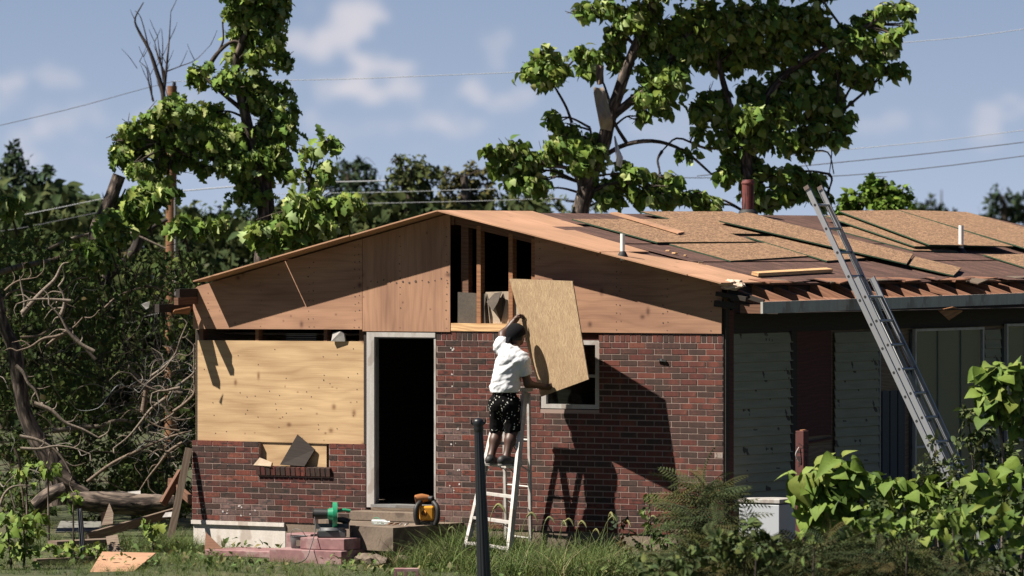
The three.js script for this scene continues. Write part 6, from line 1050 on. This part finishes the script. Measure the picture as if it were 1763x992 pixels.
// ------------------------------------------------------------------ broad leaved plants
const broadM = [[0.16, 0.235, 0.038], [0.12, 0.195, 0.032], [0.205, 0.28, 0.065], [0.085, 0.145, 0.027], [0.14, 0.215, 0.036], [0.20, 0.245, 0.05]].map((c) => { const m = leafMat(0.22); m.color.setRGB(...c); m.map = TX.leaf; m.roughness = 0.7; return m; });
function broadPlant(name, label, category, Z, stems, spots, size, seed, geoms = [LEAF.broad, LEAF.broad, LEAF.heart, LEAF.curled], group) {
  const R = rng(seed), b = P(stems[0][0][0], stems[0][0][1], Z), t = thing(name, label, category, V(b.x, 0, b.z), group);
  for (const s of stems) { const pts = s.map(([x, y, d]) => P(x, y, Z + (d || 0))); pts.unshift(V(pts[0].x, 0, pts[0].z)); part('stem', limb(pts, 0.022, 0.007, 6), M.bark, t); }
  for (const [cx, cy, rx, ry, n] of spots) for (let i = 0; i < n; i++) {
    const a = R() * 6.28, r = Math.sqrt(R()), dx = Math.cos(a) * r, dy = Math.sin(a) * r, dz = (R() - 0.5) * 2;
    const p = P(cx + dx * rx, cy + dy * ry, Z + dz * px2(rx, Z) * 0.7), out = RIGHT.clone().multiplyScalar(dx).add(V(0, -dy * 0.6, 0)).addScaledVector(LEVEL, dz - 0.35);
    const q = { p, n: V(-0.2, 0.9, 0.3).addScaledVector(rv(R), 0.75), t: out.clone().multiplyScalar(0.8).add(V(0.15, -0.5, 0.15)).addScaledVector(rv(R), 0.8), s: size * (0.4 + 0.85 * R() * R() + 0.2 * R()) };
    const o = new THREE.Mesh(geoms[Math.floor(R() * geoms.length)], broadM[Math.floor(Math.pow(R(), 1.15) * 6)]); o.name = numbered('leaf'); o.castShadow = o.receiveShadow = true;
    leafMatrix(q).decompose(o.position, o.quaternion, o.scale); worldOffset(o, t); t.add(o);
  }
  return t;
}
broadPlant('broad_leaf_sapling', 'sunlit broad leaved sapling before the porch post, its leaves the largest', 'sapling', 54, [[[1430, 960], [1432, 860], [1445, 800]], [[1400, 960], [1395, 870], [1385, 820]], [[1470, 960], [1478, 860], [1470, 815]]], [[1445, 800, 34, 12, 18], [1395, 820, 30, 16, 20], [1440, 832, 50, 22, 44], [1390, 862, 34, 26, 34], [1440, 880, 52, 30, 48], [1486, 832, 26, 18, 18]], 0.24, 71);
broadPlant('broad_leaf_sapling', 'sunlit broad leaved sapling at the foot of the long ladder', 'sapling', 54.5, [[[1530, 960], [1535, 870], [1540, 828]], [[1580, 960], [1585, 880], [1590, 840]]], [[1525, 826, 36, 12, 22], [1545, 848, 44, 20, 30], [1595, 836, 30, 12, 14], [1570, 872, 56, 22, 30], [1510, 866, 34, 24, 22], [1640, 870, 46, 26, 26], [1660, 840, 44, 22, 24], [1700, 830, 40, 24, 22], [1745, 820, 30, 30, 20], [1620, 900, 60, 26, 16], [1720, 890, 50, 30, 16]], 0.21, 72);
broadPlant('leafy_vine', 'bright yellow green vine mass hanging at the right edge below the eave', 'vine', 55, [[[1725, 960], [1728, 800], [1715, 690], [1705, 640]], [[1760, 960], [1765, 780], [1758, 660]]], [[1712, 640, 28, 14, 34], [1700, 665, 20, 22, 26], [1735, 650, 34, 20, 44], [1720, 685, 30, 24, 34], [1758, 665, 24, 34, 34], [1745, 705, 26, 26, 24], [1690, 690, 12, 16, 10], [1760, 720, 20, 30, 20], [1700, 712, 16, 16, 10]], 0.165, 73);
broadPlant('broad_leaf_bush', 'rounded bright green bush at the lower left corner', 'bush', 60.2, [[[40, 990], [42, 940], [40, 900]], [[20, 990], [16, 940], [10, 905]]], [[20, 892, 24, 12, 20], [52, 894, 26, 12, 20], [30, 918, 40, 20, 34], [10, 945, 26, 22, 18], [58, 930, 22, 22, 20], [30, 962, 38, 18, 18]], 0.145, 74, [LEAF.lobed, LEAF.lobed, LEAF.heart]);
broadPlant('broad_leaf_bush', 'broad leaved bush filling the middle of the lower right corner', 'bush', 49.5, [[[1520, 1000], [1522, 940], [1525, 900]], [[1640, 1000], [1642, 930], [1640, 890]]], [[1500, 900, 44, 16, 16], [1560, 895, 50, 20, 22], [1630, 895, 50, 22, 24], [1700, 890, 50, 28, 26], [1750, 900, 30, 30, 16], [1600, 930, 80, 22, 20], [1470, 925, 50, 20, 14], [1710, 940, 50, 26, 16], [1400, 930, 50, 16, 10]], 0.15, 75, [LEAF.broad, LEAF.heart, LEAF.curled]);
[['small umbrella leaved sapling left of the metal stake', 125, 852, 62.2, 16, 10], ['low drooping sapling just left of the stake base', 112, 940, 61.2, 24, 12], ['small leafy plant right of the stake base', 168, 945, 61.2, 18, 12], ['slim sapling near the foot of the leaning plank', 262, 900, 63, 14, 12], ['lone sapling with a tuft of leaves above the corner bush', 82, 802, 63.4, 16, 8], ['wide topped sapling at the left edge before the log', 45, 808, 63.6, 28, 14]].forEach(([label, x, y, Z, r, h], i) => broadPlant('young_sapling', label, 'sapling', Z, [[[x + 2, 965], [x + 1, y + 50], [x, y]]], [[x, y, r, h * 0.7, 13], [x, y + h, r * 0.9, h * 0.8, 7]], 0.14, 80 + i, [LEAF.lobed]));
{ // small leaved shrubs on the right, weeds by the wall, feathery shrubs in front
  const shrub = (label, Z, stems, cl, size, cols, seed, dens = 90, leaf = LEAF.oval, group) => { const R = rng(seed), b = P(cl[0][0], 980, Z), t = thing('leafy_shrub', label, 'shrub', V(b.x, 0, b.z), group), it = []; for (const s of stems) { const pts = s.map(([x, y]) => P(x, y, Z)); pts.unshift(V(pts[0].x, 0, pts[0].z)); part('stem', limb(pts, 0.016, 0.005, 5), M.bark, t); } for (const [x, y, rx, ry, k] of cl) clump(it, R, P(x, y, Z), px2(rx, Z), px2(ry, Z), px2((rx + ry) / 2, Z), Math.round(rx * ry * dens / 1000 * (k || 1)), size, cols, { mess: 0.9, droop: 0.1, wind: 0.15 }); spread('leaves', t, leaf, leafM, it); };
  const SG = [[0.075, 0.105, 0.03], [0.06, 0.088, 0.026], [0.10, 0.12, 0.045]];
  shrub('fine leaved shrub under the bright vine at the right edge', 55.5, [[[1680, 960], [1675, 800], [1668, 720]], [[1730, 960], [1720, 800], [1700, 740]]], [[1665, 715, 22, 18], [1690, 740, 34, 24], [1660, 760, 26, 20], [1720, 775, 36, 24], [1690, 795, 40, 22], [1745, 745, 24, 30], [1640, 800, 22, 14], [1750, 800, 30, 30]], 0.085, SG, 91, 100);
  shrub('pale sprig growing up before the foot of the long ladder', 54.6, [[[1612, 960], [1608, 830], [1612, 760]], [[1590, 960], [1582, 850], [1578, 800]]], [[1612, 760, 8, 14], [1605, 785, 12, 12], [1580, 805, 8, 12], [1618, 805, 14, 14], [1595, 825, 16, 10], [1630, 822, 22, 18, 2], [1612, 842, 34, 18, 2], [1645, 850, 34, 22, 2], [1620, 870, 44, 22, 2], [1600, 800, 10, 12]], 0.075, [[0.12, 0.14, 0.07], [0.1, 0.12, 0.05]], 92, 120);
  shrub('dense dark green shrub filling the right corner below the vine', 52, [[[1700, 990], [1690, 930], [1680, 880]], [[1620, 990], [1615, 930], [1610, 890]]], [[1620, 900, 50, 26], [1690, 890, 50, 30], [1745, 870, 34, 34], [1570, 920, 46, 24], [1650, 940, 60, 30], [1730, 940, 46, 36], [1540, 900, 40, 20], [1590, 965, 60, 24], [1700, 980, 70, 24], [1480, 930, 60, 26], [1420, 925, 44, 20], [1520, 870, 60, 22, 0.8], [1660, 860, 60, 26, 0.8]], 0.085, [[0.055, 0.08, 0.02], [0.042, 0.064, 0.018], [0.075, 0.10, 0.028]], 93, 60);
  shrub('leafy weed stalk standing against the sunlit bricks', 59.5, [[[1122, 965], [1120, 900], [1116, 838]], [[1150, 965], [1148, 920], [1144, 885]]], [[1117, 842, 8, 14], [1116, 870, 10, 14], [1125, 900, 18, 14], [1148, 898, 14, 14], [1140, 925, 34, 18], [1180, 920, 30, 18], [1115, 950, 30, 14]], 0.10, [[0.09, 0.13, 0.03], [0.07, 0.11, 0.028]], 94, 70);
  shrub('low dark weed with reddish dead leaves by the wall', 60.6, [[[1068, 965], [1066, 925], [1070, 900]]], [[1068, 905, 18, 12], [1058, 930, 20, 16], [1085, 930, 20, 16], [1070, 952, 26, 10]], 0.085, [[0.04, 0.055, 0.02], [0.03, 0.045, 0.018], [0.12, 0.045, 0.025]], 95, 80);
  shrub('weedy undergrowth spreading along the foot of the wall', 58.4, [[[1180, 990], [1180, 950]]], [[1130, 965, 60, 18], [1200, 955, 50, 22], [1240, 945, 30, 18], [1060, 975, 50, 12], [1180, 985, 70, 14]], 0.085, [[0.075, 0.105, 0.025], [0.06, 0.09, 0.022], [0.1, 0.125, 0.03]], 96, 60);
  shrub('thin sunlit shoots scattered among the dark feathery shrubs', 45, [[[1400, 1010], [1402, 940]], [[1560, 1010], [1562, 940]], [[1300, 1010], [1302, 960]]], [[1330, 935, 60, 24, 0.5], [1420, 950, 70, 30, 0.5], [1540, 940, 70, 34, 0.6], [1650, 930, 60, 34, 0.7], [1720, 950, 50, 40, 0.7], [1250, 960, 60, 24, 0.5], [1500, 905, 50, 18, 0.5]], 0.075, [[0.11, 0.15, 0.035], [0.06, 0.09, 0.022], [0.045, 0.065, 0.02]], 97, 26);
  shrub('dark leafy scrub growing through the feathery shrubs at the bottom edge', 46.5, [[[1280, 1010], [1284, 950]], [[1450, 1010], [1452, 930]]], [[1240, 935, 60, 26], [1320, 945, 70, 30], [1400, 955, 60, 30], [1480, 940, 60, 30], [1180, 965, 70, 24], [1560, 965, 60, 26], [1290, 905, 40, 16, 0.7], [1120, 975, 60, 20, 0.8]], 0.09, [[0.06, 0.085, 0.022], [0.045, 0.066, 0.02], [0.085, 0.11, 0.03]], 98, 70);
  // feathery shrubs: fronds of fine leaflets
  const pin = []; { const leaflet = (x, y, s, a) => { const g = new THREE.BufferGeometry(); const c = Math.cos(a), d = Math.sin(a), L = 0.2 * s, w = 0.016; g.setAttribute('position', new THREE.Float32BufferAttribute([x, y, 0, x + c * L * 0.5 - d * w, y + d * L * 0.5 + c * w, -0.02, x + c * L, y + d * L, -0.05, x, y, 0, x + c * L, y + d * L, -0.05, x + c * L * 0.5 + d * w, y + d * L * 0.5 - c * w, -0.02], 3)); g.computeVertexNormals(); return g; }; for (let i = 1; i < 15; i++) { const t = i / 15, s = Math.sin(Math.PI * (0.15 + 0.8 * t)); pin.push(leaflet(0, t, s, 0.45), leaflet(0, t, s, Math.PI - 0.45)); } pin.push(rod(V(0, 0, 0), V(0, 1, -0.02), 0.009, 0.004, 4)); }
  const frond = join(pin); { const p = frond.attributes.position; for (let i = 0; i < p.count; i++) { const y = p.getY(i); p.setZ(i, p.getZ(i) - 0.35 * y * y); } frond.computeVertexNormals(); }
  const feather = (label, Z, cx, top, spr, n, seed, cols) => {
    const R = rng(seed), b = P(cx, 1010, Z), t = thing('feathery_shrub', label, 'shrub', V(b.x, 0, b.z), 'feathery shrubs in the foreground'), it = [];
    for (let k = 0; k < 5; k++) { const x = cx + (R() - 0.5) * spr * 1.2, p1 = P(x, top + 30 + 40 * R(), Z + (R() - 0.5) * 1.2); part('stem', limb([V(b.x + (R() - 0.5) * 0.3, 0, b.z), p1.clone().lerp(b, 0.5).add(V(0, 0.1, 0)), p1], 0.016, 0.006, 5), M.bark, t); }
    for (let i = 0; i < n; i++) { const u = (R() + R() - 1), x = cx + u * spr, y = top + (18 + 60 * u * u) + 26 * perlin.noise(x / 14, seed, 1) + (1000 - top) * Math.pow(R(), 1.15) * 0.9, a = R() * 6.28; it.push({ p: P(x, y, Z + (R() - 0.5) * 2.2), n: V(0, 1, 0).addScaledVector(rv(R), 0.8), t: V(Math.cos(a), 1.1 * R() - 0.25, Math.sin(a)).addScaledVector(rv(R), 0.3), s: 0.30 + 0.28 * R(), w: 0.9, c: tint(cols[Math.floor(R() * cols.length)], R, 0.5) }); }
    spread('fronds', t, frond, dullM, it);
  };
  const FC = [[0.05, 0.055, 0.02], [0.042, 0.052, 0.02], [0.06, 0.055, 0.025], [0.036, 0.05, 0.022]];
  feather('tallest feathery shrub, reaching up before the brick corner', 50, 1214, 818, 34, 250, 101, [[0.045, 0.06, 0.026], [0.06, 0.066, 0.024]]);
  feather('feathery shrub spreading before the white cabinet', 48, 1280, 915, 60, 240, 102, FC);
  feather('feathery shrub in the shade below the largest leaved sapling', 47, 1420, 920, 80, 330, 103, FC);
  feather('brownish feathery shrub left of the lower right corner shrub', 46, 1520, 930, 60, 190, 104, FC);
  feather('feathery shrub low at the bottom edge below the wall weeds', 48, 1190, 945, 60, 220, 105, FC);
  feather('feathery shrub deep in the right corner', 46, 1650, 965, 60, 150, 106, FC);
}
renderer.render(scene, camera);
